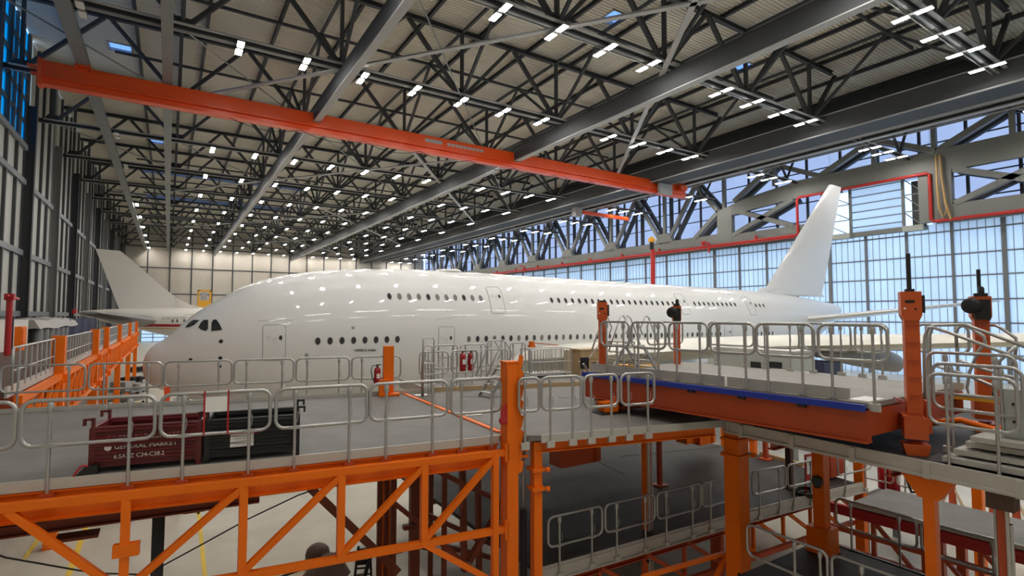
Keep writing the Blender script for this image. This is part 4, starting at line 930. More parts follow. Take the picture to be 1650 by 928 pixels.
# ---- open steel crates on the platform
def crate(px0, px1, mt, label, W=None, D=.78, H=.62, txt=False):
    A, B = Vector((-1.79, 9.57+.1, 0)), Vector((1.24, 9.0+.1, 0)); B = A+(B-A)*2
    a = colx(px0, A, B); b = colx(px1, A, B); d = b-a; L = d.length; rz = math.atan2(d.y, d.x)
    t = thing('steel_crate', label, 'crate', (a.x, a.y, Z1), rz)
    th = .03
    for nm, c, s in (('front_wall', (L/2, th/2, H/2+.06), (L, th, H-.1)), ('back_wall', (L/2, D-th/2, H/2+.06), (L, th, H-.1)), ('side_wall', (th/2, D/2, H/2+.06), (th, D, H-.1)), ('side_wall', (L-th/2, D/2, H/2+.06), (th, D, H-.1)), ('floor_panel', (L/2, D/2, .1), (L, D, .04))):
        m = MB(); m.box(c, s)
        if nm in ('front_wall', 'back_wall'):
            for k in range(5):
                z = .17+k*(H-.18)/4.3
                for yy in ((-.012,) if nm == 'front_wall' else (D-th-.012,)):
                    m.ext([(.07, yy+.012, z-.025), (.07, yy-.012, z-.012), (.07, yy-.012, z+.012), (.07, yy+.012, z+.025)], (L-.14, 0, 0))
            m.tube([(.02, c[1], H+.0), (L-.02, c[1], H+.0)], .022, 6)
        elif nm == 'side_wall': m.tube([(c[0], .02, H), (c[0], D-.02, H)], .022, 6)
        m.build(nm, M[mt], t, local=True)
    for x in (.03, L-.03):
        for y in (.03, D-.03):
            m = MB(); m.box((x, y, H/2), (.07, .07, H)); 
            s = 1 if x < L/2 else -1
            m.box((x-s*.0, y, H+.07), (.035, .06, .14)); m.box((x-s*.05, y, H+.125), (.12, .06, .03)); m.box((x-s*.1, y, H+.09), (.03, .06, .09))
            m.build('corner_post', M[mt], t, local=True)
    return t, L, a, d.normalized(), H
t, L, a, d, H = crate(154, 331, 'maroon', 'open maroon steel crate with white stencilled lettering on the grey platform')
up = Vector((0, 0, 1)); nrm = Vector((d.y, -d.x, 0))
o0 = a+nrm*.016+Vector((0, 0, Z1))
for s_, z, x0, sz, sx in (('LAGERUNG ZUM A380', .44, .215, .086, 1.05), ('GENERAL MARKET', .315, .29, .09, 1.02), ('6.SATZ C34-C38.2', .185, .29, .085, .92)):
    text_mesh('lettering', s_, sz, M['cratewhite'], t, o0+d*x0+up*z, d, up, .003, sx=sx)
m = MB(); m.lathe([(.045, 0), (.045, .004), (0, .005)], o0+d*.22+up*.345, nrm, 20); m.build('round_emblem', M['cratewhite'], t)
t, L, a, d, H = crate(337, 487, 'blackmetal', 'open black steel crate with a white paper label, right of the maroon crate')
o0 = a+Vector((d.y, -d.x, 0))*.018+Vector((0, 0, Z1))
def quad(name, x0, x1, z0, z1, mt, par, off=.0, th=.006):
    m = MB(); nn = Vector((d.y, -d.x, 0)); p = o0+nn*off
    m.ext([p+d*x0+up*z0, p+d*x1+up*z0, p+d*x1+up*z1, p+d*x0+up*z1], nn*th); return m.build(name, mt, par)
quad('paper_label', .34, .66, .21, .4, M['paper'], t); quad('red_flap', .31, .72, .4, .455, M['redpaint'], t, .002)
for k in range(4): quad('label_print', .39, .61-.06*(k % 2), .36-.035*k, .368-.035*k, M['panelline'], t, .006, .001)
# notice tied on the rail with red tape
A, B = Vector((-1.79, 9.50, Z1)), Vector((1.24, 8.93, Z1)); a = colx(335, A, B); b = colx(373, A, B); d = (b-a).normalized(); o0 = a+Vector((0, 0, 0)); 
t = thing('notice_sheet', 'white notice sheet tied between two red tapes on the near guard rail', 'notice', a)
W_ = (b-a).length
quad('sheet', 0, W_, .78, 1.0, M['paper'], t, .0, .003)
for x in (0, W_-.0): quad('red_tape', x-.012, x+.012, .45, 1.09, M['redpaint'], t, .004, .003)
q = onz(133, 768, Z1); t = thing('chock', 'dark wheel chock with a pink strap on the platform left of the maroon crate', 'chock', q, R(-8))
m = MB(); m.ext([(-.1, 0, 0), (.16, 0, 0), (.16, 0, .13), (.02, 0, .13)], (0, .2, 0)); m.build('block', M['blackmetal'], t, local=True)
m = MB(); m.tube([(-.1, -.01, .02), (-.03, -.01, .13), (.0, -.01, .15), (.06, -.01, .14)], .014, 6); m.build('strap', M['redpaint'], t, local=True)
# ================================================================ RIGHT-HAND PLATFORM AND LIFT TABLE
t = thing('side_platform', 'platform section running towards the camera under the raised deck', 'platform', (12.5, 3, 0))
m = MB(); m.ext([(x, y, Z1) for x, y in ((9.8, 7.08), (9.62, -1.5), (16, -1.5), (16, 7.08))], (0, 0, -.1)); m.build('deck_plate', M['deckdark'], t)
EB = [(9.78, 7.0), (9.6, 2.3), (9.55, -1.5)]
m = MB()
for p, q in zip(EB[:-1], EB[1:]):
    m.bar((*p, Z1-.11), (*q, Z1-.11), .04, .25); m.bar((p[0]-.03, p[1], Z1-.2), (q[0]-.03, q[1], Z1-.2), .05, .04)
m.build('edge_strip', M['alu2'], t)
for k in range(7):
    y = 6.6-1.05*k; m = MB(); m.box((9.72-.035*k/1.0*.9, y, Z1-.12), (.06, .09, .24)); m.build('post_socket', M['alu2'], t)
for y in (6, 4, 2, 0):
    m = MB(); m.ibeam((9.75, y, Z1-.24), (15.9, y, Z1-.24), .14, .26, .02, .02); m.build('cross_beam', M['rust'], t)
# trapezoid heads with masts
def mast(px, Y, label, ztop, base=0., s_=.13, wide=.62, X=None):
    q = ony(px, 800, Y) if X is None else onx(px, 800, X)
    t = thing('support_mast', label, 'mast', (q.x, q.y, base))
    m = MB(); m.ext([(-wide/2, -.09, ztop-base), (wide/2, -.09, ztop-base), (.13, -.09, ztop-base-.34), (-.13, -.09, ztop-base-.34)], (0, .18, 0)); m.build('head', M['orange'], t, local=True)
    m = MB(); m.box((0, 0, (ztop-base-.34)/2), (s_, s_, ztop-base-.34)); m.build('shaft', M['orange'], t, local=True)
    m = MB(); m.box((-s_*.2, -s_*.62, (ztop-base-.4)/2), (s_*.45, s_*.3, ztop-base-.4)); m.tube([(s_*.4, -s_*.7, .1), (s_*.4, -s_*.7, ztop-base-.4)], .018, 6); m.build('guide_rod', M['alu2'], t, local=True)
    for zz in (.8, 1.9): m = MB(); m.box((0, 0, zz), (s_+.06, s_+.08, .05)); m.build('clamp', M['blackmetal'], t, local=True)
    return t
mast(1042, 9.35, 'slim mast with orange trapezoid head under the main grey platform', Z1-.11, s_=.16, wide=.5)
t = mast(1499, 0, 'slim orange mast with wide trapezoid head under the side platform edge', Z1-.24, s_=.15, wide=.72, X=9.85)
t.rotation_euler = (0, 0, R(90))
m = MB(); m.tube([(.15, -.1, Z1-.56), (.3, -.14, Z1-.6), (.34, -.16, Z1-.5), (.34, -.1, Z1-.4)], .02, 6); m.build('hook', M['blackmetal'], t, local=True)
q = onx(1615, 800, 9.9); t = thing('support_mast', 'red mast with dark head box at the right end of side platform', 'mast', (q.x, q.y, 0))
m = MB(); m.box((0, 0, Z1-.37), (.26, .3, .26)); m.build('head', M['brown'], t, local=True)
m = MB(); m.box((0, 0, 2.6), (.11, .11, 5.2)); m.build('shaft', M['rust'], t, local=True)
m = MB(); m.tube([(-.08, -.06, .4), (-.08, -.06, 5.2)], .022, 6); m.tube([(.02, .09, .4), (.02, .09, 5.2)], .022, 6); m.box((0, -.07, 4.0), (.1, .04, 1.8)); m.build('guide_rod', M['alu2'], t, local=True)
q = onz(1063, 782, Z0); column('thin_column', q.x, q.y, Z0, Z1-.2, .12, 0, 'thin dark red column between lower deck and main platform', 'rust')
for px0, px1, y0, y1, Y, lb in ((905, 965, 712, 755, 10.4, 'wide dark orange box hanging under the main platform'), (1107, 1122, 686, 716, 13., 'narrow orange box hanging under the main platform, left one of a pair'), (1128, 1150, 688, 718, 12.8, 'narrow orange box hanging under the main platform, right one of a pair')):
    p = ony(px0, y1, Y); q = ony(px1, y0, Y); m = MB(); z0 = p.z; z1 = Z1-.1
    m.bx(p.x, q.x, Y, Y+.5, z0, z1-.02); m.bx(p.x-.03, q.x+.03, Y-.02, Y+.52, z1-.06, z1-.02); m.bx(q.x-.14, q.x+.01, Y-.06, Y, z0+.03, z1-.2)
    tag(m.build('stowage_box', M['rust' if px0 < 1000 else 'orange'], loc=(p.x, Y, z0)), lb, 'box')
# ---- raised lift table
t = thing('lift_table', 'raised pale deck with blue bumper edge and orange side beam', 'lift platform', (10.7, 6.6, ZRD-.6))
RA, RB = Vector((8.52, 10.0, 0)), Vector((9.0, 3.85, 0))
m = MB(); m.ext([(8.6, 10.0, ZRD), (9.08, 3.98, ZRD), (12.85, 3.98, ZRD), (12.6, 10.3, ZRD)], (0, 0, -.08)); m.build('deck_plate', M['deckpale'], t)
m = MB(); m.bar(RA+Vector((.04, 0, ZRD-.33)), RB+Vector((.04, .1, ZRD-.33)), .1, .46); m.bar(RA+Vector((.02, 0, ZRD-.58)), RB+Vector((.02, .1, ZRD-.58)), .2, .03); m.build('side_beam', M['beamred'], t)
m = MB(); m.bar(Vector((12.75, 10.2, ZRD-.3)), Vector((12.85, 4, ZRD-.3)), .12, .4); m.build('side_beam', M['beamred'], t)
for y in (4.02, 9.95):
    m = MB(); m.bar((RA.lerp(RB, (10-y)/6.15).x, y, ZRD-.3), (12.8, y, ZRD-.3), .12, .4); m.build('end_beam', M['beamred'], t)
m = MB(); bl = RB.lerp(RA, .02); m.bar(RA+Vector((-.04, 0, ZRD-.065)), bl+Vector((-.04, 0, ZRD-.065)), .07, .1)
m.build('bumper', M['blue'], t)
m = MB()
for k in range(5): p = RA.lerp(RB, .15+.17*k); m.box(p+Vector((-.05, 0, ZRD-.14)), (.06, .14, .05))
m.build('bumper_clip', M['black'], t)
a = RA+Vector((.22, 0, 0)); b = RB+Vector((.22, .45, 0)); s1 = a.lerp(b, .62)
for p, q in ((a, s1), (s1+Vector((.0, -.06, 0)), b)):
    m = MB(); m.bar(p+Vector((0, 0, ZRD+.09)), q+Vector((0, 0, ZRD+.09)), .02, .18); m.build('toe_board', M['alu2'], t)
m = MB(); m.bx(9.15, 9.7, 4.0, 4.3, ZRD, ZRD+.02); m.build('paper_plate', M['paper'], t)
m = MB(); m.tube([onz(x, y, ZRD+.04) for x, y in ((1440, 640), (1455, 645), (1456, 649), (1443, 645))], .012, 5); tag(m.build('red_strap', M['redpaint'], loc=onz(1445, 643, ZRD)), 'red strap lying on the raised deck beside the tall lifting column', 'strap')
# lifting columns
def lift_column(x, y, zt, label, motor=0, rod=0., s_=.2, rz=0., vis=True):
    t = thing('lifting_column', label, 'lifting column', (x, y, Z1), rz, 'orange lifting columns of the raised deck')
    H_ = zt-Z1; hd = .46
    m = MB(); m.box((0, 0, (H_-hd)/2+.15), (s_, s_, H_-hd-.3)); m.build('shaft', M['orange3'], t, local=True)
    m = MB(); m.ext([(-s_*.68, -s_*.62, H_), (s_*.68, -s_*.62, H_), (s_*.68, -s_*.62, H_-hd+.08), (s_*.5, -s_*.62, H_-hd), (-s_*.5, -s_*.62, H_-hd), (-s_*.68, -s_*.62, H_-hd+.08)], (0, s_*1.24, 0)); m.build('head', M['orange3'], t, local=True)
    m = MB(); m.box((-.02, -s_*.625, H_-.16), (s_*.62, .01, .045)); m.box((.05, -s_*.625, H_-.28), (.03, .01, .03)); m.build('slot', M['black'], t, local=True)
    m = MB(); m.lathe([(.016, 0), (.016, .012), (0, .014)], (-s_*.45, -s_*.62, H_-.27), (0, -1, 0), 10); m.build('indicator', M['paper'], t, local=True)
    m = MB()
    for k in range(6): m.box((0, -s_*.52, .65+k*.28), (s_*.86, .012, .02)); [m.box((dx, -s_*.52, .6+k*.28), (.03, .01, .035)) for dx in (-.05, 0, .05)]
    m.build('rack_notch', M['rust'], t, local=True)
    m = MB(); m.box((0, 0, .42), (s_*1.55, s_*1.5, .34)); m.box((s_*.9, .02, .6), (s_*.35, s_*1.1, .5)); m.box((-s_*.3, 0, .605), (s_*1.1, s_*1.6, .03)); m.build('carriage', M['orange3'], t, local=True)
    m = MB(); m.lathe([(s_*.5, .2), (s_*.3, .16), (s_*.3, .1)], (0, 0, 0), (0, 0, 1), 12); m.ext([(-s_*.9, -s_*.75, .17), (s_*.9, -s_*.75, .17), (s_*.7, -s_*.75, .0), (-s_*.7, -s_*.75, .0)], (0, s_*1.5, 0)); m.build('foot', M['orange3'], t, local=True)
    if motor:
        m = MB(); m.lathe([(.06, 0), (.13, .01), (.15, .05), (.15, .16), (.1, .2)], (-s_*.55*motor, -s_*.6, H_-.18), (-.4*motor, -1, 0), 16); m.box((0, -s_*.75, H_-.25), (s_*1.05, .1, .38)); m.box((0, -s_*.4, H_+.03), (s_*.9, s_*.5, .06)); m.lathe([(.05, 0), (.05, .1), (.03, .14)], (.02, -.05, H_+.05)); m.build('motor', M['blackmetal'], t, smooth=40, local=True)
    else:
        m = MB(); m.box((s_*.78, .03, H_-.2), (.07, .14, .28)); m.build('gear_cover', M['blackmetal'], t, local=True)
        m = MB(); m.box((0, 0, H_+.02), (s_*.6, s_*.6, .05)); m.build('top_cap', M['blackmetal'], t, local=True)
    if rod:
        m = MB(); m.tube([(0, 0, H_), (0, 0, H_+rod)], .032, 10); m.build('screw_rod', M['blackmetal'], t, local=True)
    return t
lift_column(8.9, 9.75, 8.12, 'orange lifting column at the far left corner of the raised deck', 0, .0, .17, R(-35))
lift_column(11.95, 10.05, 8.06, 'orange lifting column topped by a black motor at the far side of the raised deck', 1, 0, .17, R(-42))
lift_column(10.06, 3.75, 8.18, 'tallest orange lifting column with a black screw rod at the near end of the raised deck', 0, .62, .2, R(-60))
lift_column(13.05, 3.72, 8.16, 'orange lifting column with big black motor and rod, right end of the raised deck', 1, .52, .22, R(-64))
# base frame on the main platform
for px, py, s_, lb in ((981, 657, .34, 'orange outrigger foot on a black rubber pad, left one under the raised deck'), (1098, 647, .3, 'orange outrigger foot on a black rubber pad, right one under the raised deck')):
    q = onz(px, py+8, Z1); t = thing('outrigger_foot', lb, 'foot', q, R(-10), 'outrigger feet under the raised deck')
    m = MB(); m.box((0, 0, .012), (s_*1.9, s_*1.3, .024)); m.build('rubber_pad', M['black'], t, local=True)
    m = MB(); m.ext([(-s_*.7, -.13, .26), (s_*.6, -.13, .26), (s_*.5, -.13, .04), (-s_*.55, -.13, .04)], (0, .26, 0)); m.box((s_*.9, 0, .3), (s_*1.2, .1, .12)); m.build('block', M['orange'], t, local=True)
m = MB(); a, b = onz(1000, 657, Z1+.1), onz(1085, 645, Z1+.1); m.bar(a, b, .1, .1); m.bar(onz(1065, 640, Z1+.3), onz(1100, 640, Z1+.2), .1, .12); tag(m.build('outrigger_beam', M['rust'], loc=a), 'red orange beam joining the two outrigger feet', 'beam')
q = onz(1000, 650, Z1); t = thing('drive_unit', 'dark winch drive unit under the far end of the raised deck', 'machine', q+Vector((0, .25, 0)), R(-8))
m = MB(); m.box((0, 0, .16), (.9, .45, .24)); m.build('base', M['brown'], t, local=True)
m = MB(); m.lathe([(.1, 0), (.14, .02), (.14, .38), (.1, .4)], (-.3, -.1, .36), (1, 0, 0), 14); m.lathe([(.08, 0), (.1, .02), (.1, .26), (.05, .3)], (.2, -.05, .35), (1, 0, 0), 14); m.build('motor', M['steel2'], t, smooth=40, local=True)
m = MB(); m.box((-.36, -.2, .3), (.12, .06, .16)); m.box((.3, -.2, .3), (.2, .06, .12)); m.build('terminal_box', M['ochre'], t, local=True)
m = MB(); m.bar((-.6, -.2, .0), (-.6, -.2, .5), .07, .07); m.build('red_post', M['redpaint'], t, local=True)
t = thing('prop_stay', 'pair of bright aluminium stays leaning on the far end of the raised deck', 'stay', onz(962, 640, Z1))
for a, b, Y in (((940, 586), (968, 632), 10.6), ((934, 582), (946, 618), 11.0), ((944, 584), (967, 553), 10.8)):
    m = MB(); m.tube([ony(*a, Y), ony(*b, Y)], .028 if a[1] != 584 else .016, 8); m.build('tube', M['alu'], t)
m = MB(); p = ony(942, 585, 10.8); m.box(p, (.2, .12, .3)); m.build('hinge_block', M['black'], t)
q = onz(1205, 705, Z1); m = MB()
for i in range(3): m.box((9.95, 6.7, Z1+.06+.12*i), (.3, .6, .1))
m.box((9.95, 6.5, Z1+.18), (.3, .15, .32)); tag(m.build('timber_packing', M['ply'], loc=(9.95, 6.7, Z1)), 'stacked timber packing under the side beam of the raised deck', 'timber packing')
# guard rails of the raised deck
G = 'guard rails along the blue-edged side of the raised deck'
A, B = (8.66, 10.0), (9.16, 3.4)
for i, s in enumerate(((968, 1013), (1017, 1071), (1077, 1139), (1143, 1214), (1217, 1309), (1316, 1427))): rail(colx(s[0], (*A, ZRD), (*B, ZRD)), colx(s[1], (*A, ZRD), (*B, ZRD)), ZRD, 'guard rail panel above the blue bumper, %s from the far end of the raised deck' % ordn(i+1), G, h=1.2, lo=.64, drop=.1)
G = 'guard rails along the rear side of the raised deck'
A, B = (12.6, 10.3), (12.8, 3.0)
for i, s in enumerate(((1140, 1212), (1217, 1285), (1292, 1368), (1375, 1428))): rail(colx(s[0], (*A, ZRD), (*B, ZRD)), colx(s[1], (*A, ZRD), (*B, ZRD)), ZRD, 'guard rail panel on the rear side of the raised deck, %s from the far end' % ordn(i+1), G, h=1.16, lo=.55, drop=.02, r=.024)
rail((11.0, 10.25), (12.5, 10.3), ZRD, 'guard rail panel across the far end of the raised deck', 'guard rails across the raised deck', h=1.16, lo=.55, drop=.02, r=.024)
# folding steps on the raised deck and flat parts
stairs(972, 596, 'aluminium folding steps with bent handrails beside the first lifting column', ZRD, .75, 1, R(5), .9)
stairs(1045, 596, 'aluminium folding steps with bent handrails, second set on the raised deck', ZRD, .7, -1, R(5), .9)
q = onz(1028, 590, ZRD); m = MB(); m.box(q+Vector((0, 0, .03)), (1.0, .7, .05), R(8)); tag(m.build('yellow_plate', M['yellowpaint'], loc=q), 'flat yellow plate lying on the far end of the raised deck', 'plate')
t = thing('folded_stand', 'folded grey tube frame lying on the yellow plate', 'frame', q+Vector((0, 0, .06)))
for k in range(4): m = MB(); m.tube([(-.55, -.2+.12*k, .03+.02*k), (.5, -.25+.12*k, .03+.02*k), (.6, -.1+.12*k, .12), (.45, 0+.1*k, .16)], .018, 6); m.build('tube', M['steel2'], t, smooth=True, local=True)
# grey trailer body and blue cover far behind the raised deck
q = onx(1200, 600, 24); t = thing('dock_trailer', 'pale grey green stair trailer with two dark windows behind the raised deck', 'trailer', (q.x, q.y, 0))
a = onx(1150, 575, 24); b = onx(1275, 575, 24)
m = MB(); m.bx(24, 26, b.y, a.y, 3.2, 6.05); m.build('body', M['greypaint'], t)
for p0_, p1_ in ((1210, 1226), (1238, 1260)):
    c = onx(p0_, 587, 24); e = onx(p1_, 587, 24); m = MB(); m.bx(23.96, 24, e.y, c.y, c.z-.14, c.z+.14); m.build('window', M['black'], t)
m = MB(); m.bx(24.1, 26, b.y-.1, a.y+.1, 6.05, 6.15); m.build('roof', M['alu2'], t)
for y in (a.y-.5, b.y+.5): m = MB(); m.lathe([(.3, -.15), (.45, -.13), (.45, .13), (.3, .15)], (24.8, y, .45), (1, 0, 0), 18); m.build('wheel', M['black'], t); m = MB(); m.bx(24.6, 25, y-.15, y+.15, .4, 3.2); m.build('leg', M['steel2'], t)
rg = 'low railings behind the raised deck'
for i, s in enumerate(((1236, 1268), (1272, 1302), (1306, 1336), (1340, 1372), (1376, 1400))):
    A, B = (20, 14.5), (20, 6)
    rail(colx(s[0], (*A, 5.2), (*B, 5.2)), colx(s[1], (*A, 5.2), (*B, 5.2)), 4.62, 'pale rail panel on a far dock seen below the wing, %s from the left' % ordn(i+1), rg, drop=.4, r=.03)
t = thing('far_dock', 'far dock platform seen below the wing beyond the raised deck', 'platform', (21, 9, 4.5))
m = MB(); m.bx(20, 22.5, 5.5, 15, 4.5, 4.62); m.build('deck_plate', M['alu2'], t)
for y in (6, 14.5): m = MB(); m.bx(20.1, 20.35, y-.12, y+.12, 0, 4.5); m.bx(22.1, 22.35, y-.12, y+.12, 0, 4.5); m.build('leg', M['orange'], t)
a, b = onx(1268, 582, 30), onx(1328, 582, 30); m = MB(); m.bx(30, 32, b.y, a.y, 3.0, 5.2); tag(m.build('blue_container', M['navy'], loc=(31, (a.y+b.y)/2, 3.0)), 'blue covered unit under the wing beyond the raised deck', 'container')
# ---- bundle of rails and stair handrails at the near right corner
G = 'stacked rail panels at the right picture edge'
def rail_x(px0, px1, X, ytop, ybot, lab, drop, z=Z1, pz=(.22, .78)):
    a = onx(px0, ytop, X); b = onx(px1, ytop, X); c = onx((px0+px1)/2, ybot, X); h = (a.z+b.z)/2-z
    return rail(a, b, z, lab, G, h=h, lo=c.z-z, posts=pz, drop=drop, r=.026)
rail_x(1495, 1637, 9.66, 606, 690, 'front rail panel fixed to the side platform at the near right corner', .2)
rail_x(1502, 1646, 10.15, 589, 664, 'middle one of three nested rail panels at the near right corner', .0)
rail_x(1494, 1636, 10.6, 570, 638, 'rear and highest of three nested rail panels at the near right corner', .0)
rail_x(1476, 1560, 12.4, 523, 568, 'rail panel seen behind the tallest lifting column', .0, ZRD)
def tubepath(pts, X, label, r=.027, cat='handrail'):
    P = [onx(x, y, X) for x, y in pts]; m = MB(); m.tube(P, r, 8); return tag(m.build('stair_handrail', M['alu'], loc=P[0], smooth=True), label, cat, 'sloping stair handrails at the near right corner')
tubepath(((1491, 690), (1489, 560), (1490, 542), (1496, 528), (1504, 528), (1530, 536), (1660, 584)), 10.9, 'long stair handrail sloping down to the right from beside the tallest lifting column')
tubepath(((1500, 640), (1498, 540), (1503, 525), (1512, 524), (1555, 523), (1566, 527), (1660, 562)), 11.6, 'upper stair handrail sloping down to the right behind the first one')
tubepath(((1541, 560), (1540, 535), (1545, 527), (1553, 525), (1562, 527), (1585, 542), (1588, 552), (1575, 568), (1562, 600), (1558, 625), (1562, 636), (1590, 641), (1660, 648)), 12.2, 'bent stair handrail looping back in the rail bundle')
tubepath(((1545, 580), (1575, 592), (1660, 616)), 11.4, 'short sloping tube inside the rail bundle')
tubepath(((1510, 590), (1560, 605), (1600, 622), (1640, 640)), 11.2, 'lowest sloping tube inside the rail bundle')
tubepath(((1560, 524), (1603, 524), (1612, 528), (1637, 545), (1638, 556), (1633, 590)), 13.2, 'rear handrail with a kinked end behind the right lifting column')
tubepath(((1640, 556), (1610, 582), (1600, 640)), 11.9, 'steep tube leaning in the rail bundle')
m = MB()
for k in range(4):
    z = Z1+.03+.11*k; dx = .09*((k*7) % 3); m.bx(9.75+dx+.05*k, 10.9+dx, .6, 3.3-.1*k, z, z+.075)
    tag(m.build('aluminium_plank', M['alu2'], loc=(10.3, 2, z)), 'aluminium plank in the stack on the side platform, %s from the bottom' % ordn(k+1), 'plank', 'planks stacked on the side platform'); m = MB()
a = onx(1611, 626, 10.15); t = thing('grey_cabinet', 'plain grey metal cabinet at the right edge of the picture', 'cabinet', (10.4, a.y-.5, Z1))
m = MB(); m.bx(10.15, 10.75, a.y-1.2, a.y, Z1+.42, a.z); m.build('body', M['greypaint'], t)
m = MB(); m.bx(10.135, 10.15, a.y-1.1, a.y-.05, Z1+.47, a.z-.05); m.build('door', M['greypaint'], t)
m = MB(); m.lathe([(.02, 0), (.02, .03), (0, .035)], (10.135, a.y-.15, a.z-.2), (-1, 0, 0), 10); m.lathe([(.02, 0), (.02, .03), (0, .035)], (10.135, a.y-.15, a.z-.45), (-1, 0, 0), 10); m.build('lock', M['black'], t)
q = onx(1572, 641, 12.4); m = MB(); m.box(q, (.5, .75, .06)); tag(m.build('yellow_step', M['yellowpaint'], loc=q), 'yellow step plate inside the rail bundle at the right', 'step')
m = MB(); q = onx(1560, 690, 11.2); m.tube([q+Vector((0, .5, 0)), q+Vector((0, .1, .12)), q+Vector((.1, -.3, .02)), q+Vector((.2, -.6, .1))], .05, 8); tag(m.build('red_hose', M['orange'], loc=q, smooth=True), 'orange red hose lying on the planks below the rail bundle', 'hose')
# ================================================================ LOWER DECKS
t = thing('lower_deck', 'dark lower deck below the main platform, with rails on its near edge', 'platform', (12, 12, Z0))
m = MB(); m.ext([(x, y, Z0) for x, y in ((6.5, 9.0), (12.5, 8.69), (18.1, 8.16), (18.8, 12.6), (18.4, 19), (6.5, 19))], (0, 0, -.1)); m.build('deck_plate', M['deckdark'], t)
m = MB()
for p, q in (((6.5, 9.0), (12.5, 8.69)), ((12.5, 8.69), (18.1, 8.16))): m.bar((*p, Z0-.1), (*q, Z0-.1), .04, .26); m.bar((p[0], p[1]-.04, Z0-.2), (q[0], q[1]-.04, Z0-.2), .08, .03); m.bar((p[0], p[1]+.02, Z0+.04), (q[0], q[1]+.02, Z0+.04), .03, .08)
m.build('edge_strip', M['alu2'], t)
for y in (9.2, 12., 15):
    m = MB(); m.ibeam((6.6, y, Z0-.3), (18.2, y-.6 if y < 10 else y, Z0-.3), .16, .3, .02, .02); m.build('edge_beam', M['rust'], t)
for k in range(9):
    x = 6.8+1.35*k; m = MB(); m.bar((x, 9.1-.05*k, Z0-.35), (x+1.35, 9.1-.05*k, Z0-1.2), .09, .09, up=(0, 1, 0)); m.bar((x+1.35, 9.1-.05*k, Z0-.3), (x+1.35, 9.1-.05*k, Z0-1.25), .08, .08, up=(0, 1, 0)); m.build('lattice_web', M['rust' if x < 12 else 'orange'], t)
m = MB(); m.bar((6.6, 9.1, Z0-1.25), (18.2, 8.5, Z0-1.25), .12, .12); m.build('lower_chord', M['rust'], t)
for x, y in ((12.4, 9.2), (6.7, 9.3), (18.2, 12.5), (12, 18.5)): m = MB(); m.bx(x-.12, x+.12, y-.12, y+.12, 0, Z0-.1); m.build('leg', M['rust'], t)
m = MB()
for a, b in (((1000, 735), (1160, 720)), ((960, 742), (1005, 764))): m.bar(onz(*a, Z0+.005), onz(*b, Z0+.005), .03, .01)
m.build('plate_seam', M['black'], t)
G = 'guard rails along the near edge of the lower deck'
A, B, C_ = (6.5, 8.96), (12.5, 8.65), (18.1, 8.12)
for i, s in enumerate(((882, 967, (.2, .8)), (972, 1050, (.22, .8)), (1054, 1123, (.2, .8)), (1126, 1186, (.2, .82)))): rail(colx(s[0], (*A, Z0), (*B, Z0)), colx(s[1], (*A, Z0), (*B, Z0)), Z0, 'guard rail panel of the dark lower deck, %s right of the orange column' % ordn(i+1), G, posts=s[2])
for i, s in enumerate(((1205, 1258), (1261, 1307), (1341, 1394))): rail(colx(s[0], (*B, Z0), (*C_, Z0)), colx(s[1], (*B, Z0), (*C_, Z0)), Z0, 'guard rail panel of the lower deck, %s right of the massive corner pillar' % ordn(i+1), G)
column('end_column', 18.35, 8.35, 0, 4.4, .26, 0, 'bright orange column at the right end of the lower deck'); 
p = onz(1365, 775, Z0); m = MB(); m.box(p+Vector((0, .5, .5)), (.9, .5, .8)); m.box(p+Vector((0, .5, .92)), (.95, .55, .05)); tag(m.build('control_box', M['rust'], loc=p+Vector((0, .5, 0))), 'red orange box standing at the right end of the lower deck', 'box')
q = onz(1300, 797, Z0); t = thing('coiled_hose', 'coil of black hose on the lower deck', 'hose', q)
m = MB()
m.tube([(.42*math.cos(k*.45)*(1+.08*math.sin(k)), .3*math.sin(k*.45), .03+.012*(k % 9)) for k in range(60)], .03, 6); m.build('coil', M['black'], t, smooth=True, local=True)
q = onz(1303, 830, Z0); column('lower_post', 15.9, 9.2, Z0, Z1-.2, .16, 0, 'brown steel post standing on the lower deck behind its rails', 'brown')
q = onz(1234, 740, Z0); column('thin_column', q.x, q.y, Z0, Z1-.2, .14, 0, 'thin dark red column at the rear of the lower deck, right of the corner pillar', 'rust')
m = MB(); a, b = onz(1225, 733, Z0), onz(1295, 752, Z0); m.bar(a+Vector((0, 0, .06)), b+Vector((0, 0, .06)), .1, .12); tag(m.build('kerb_plank', M['ply'], loc=a), 'brown kerb plank along the rear edge of the lower deck', 'plank')
q = onz(1318, 800, Z0); t = thing('notice_board', 'red framed white notice board standing on the lower deck', 'notice', q+Vector((.1, .3, 0)), R(-10))
m = MB(); m.box((0, 0, .75), (.3, .03, .75)); m.build('frame', M['redpaint'], t, local=True)
m = MB(); m.box((0, -.018, .8), (.2, .01, .5)); m.build('sheet', M['paper'], t, local=True); m = MB(); m.box((-.12, .02, .2), (.03, .03, .4)); m.box((.12, .02, .2), (.03, .03, .4)); m.build('leg', M['redpaint'], t, local=True)
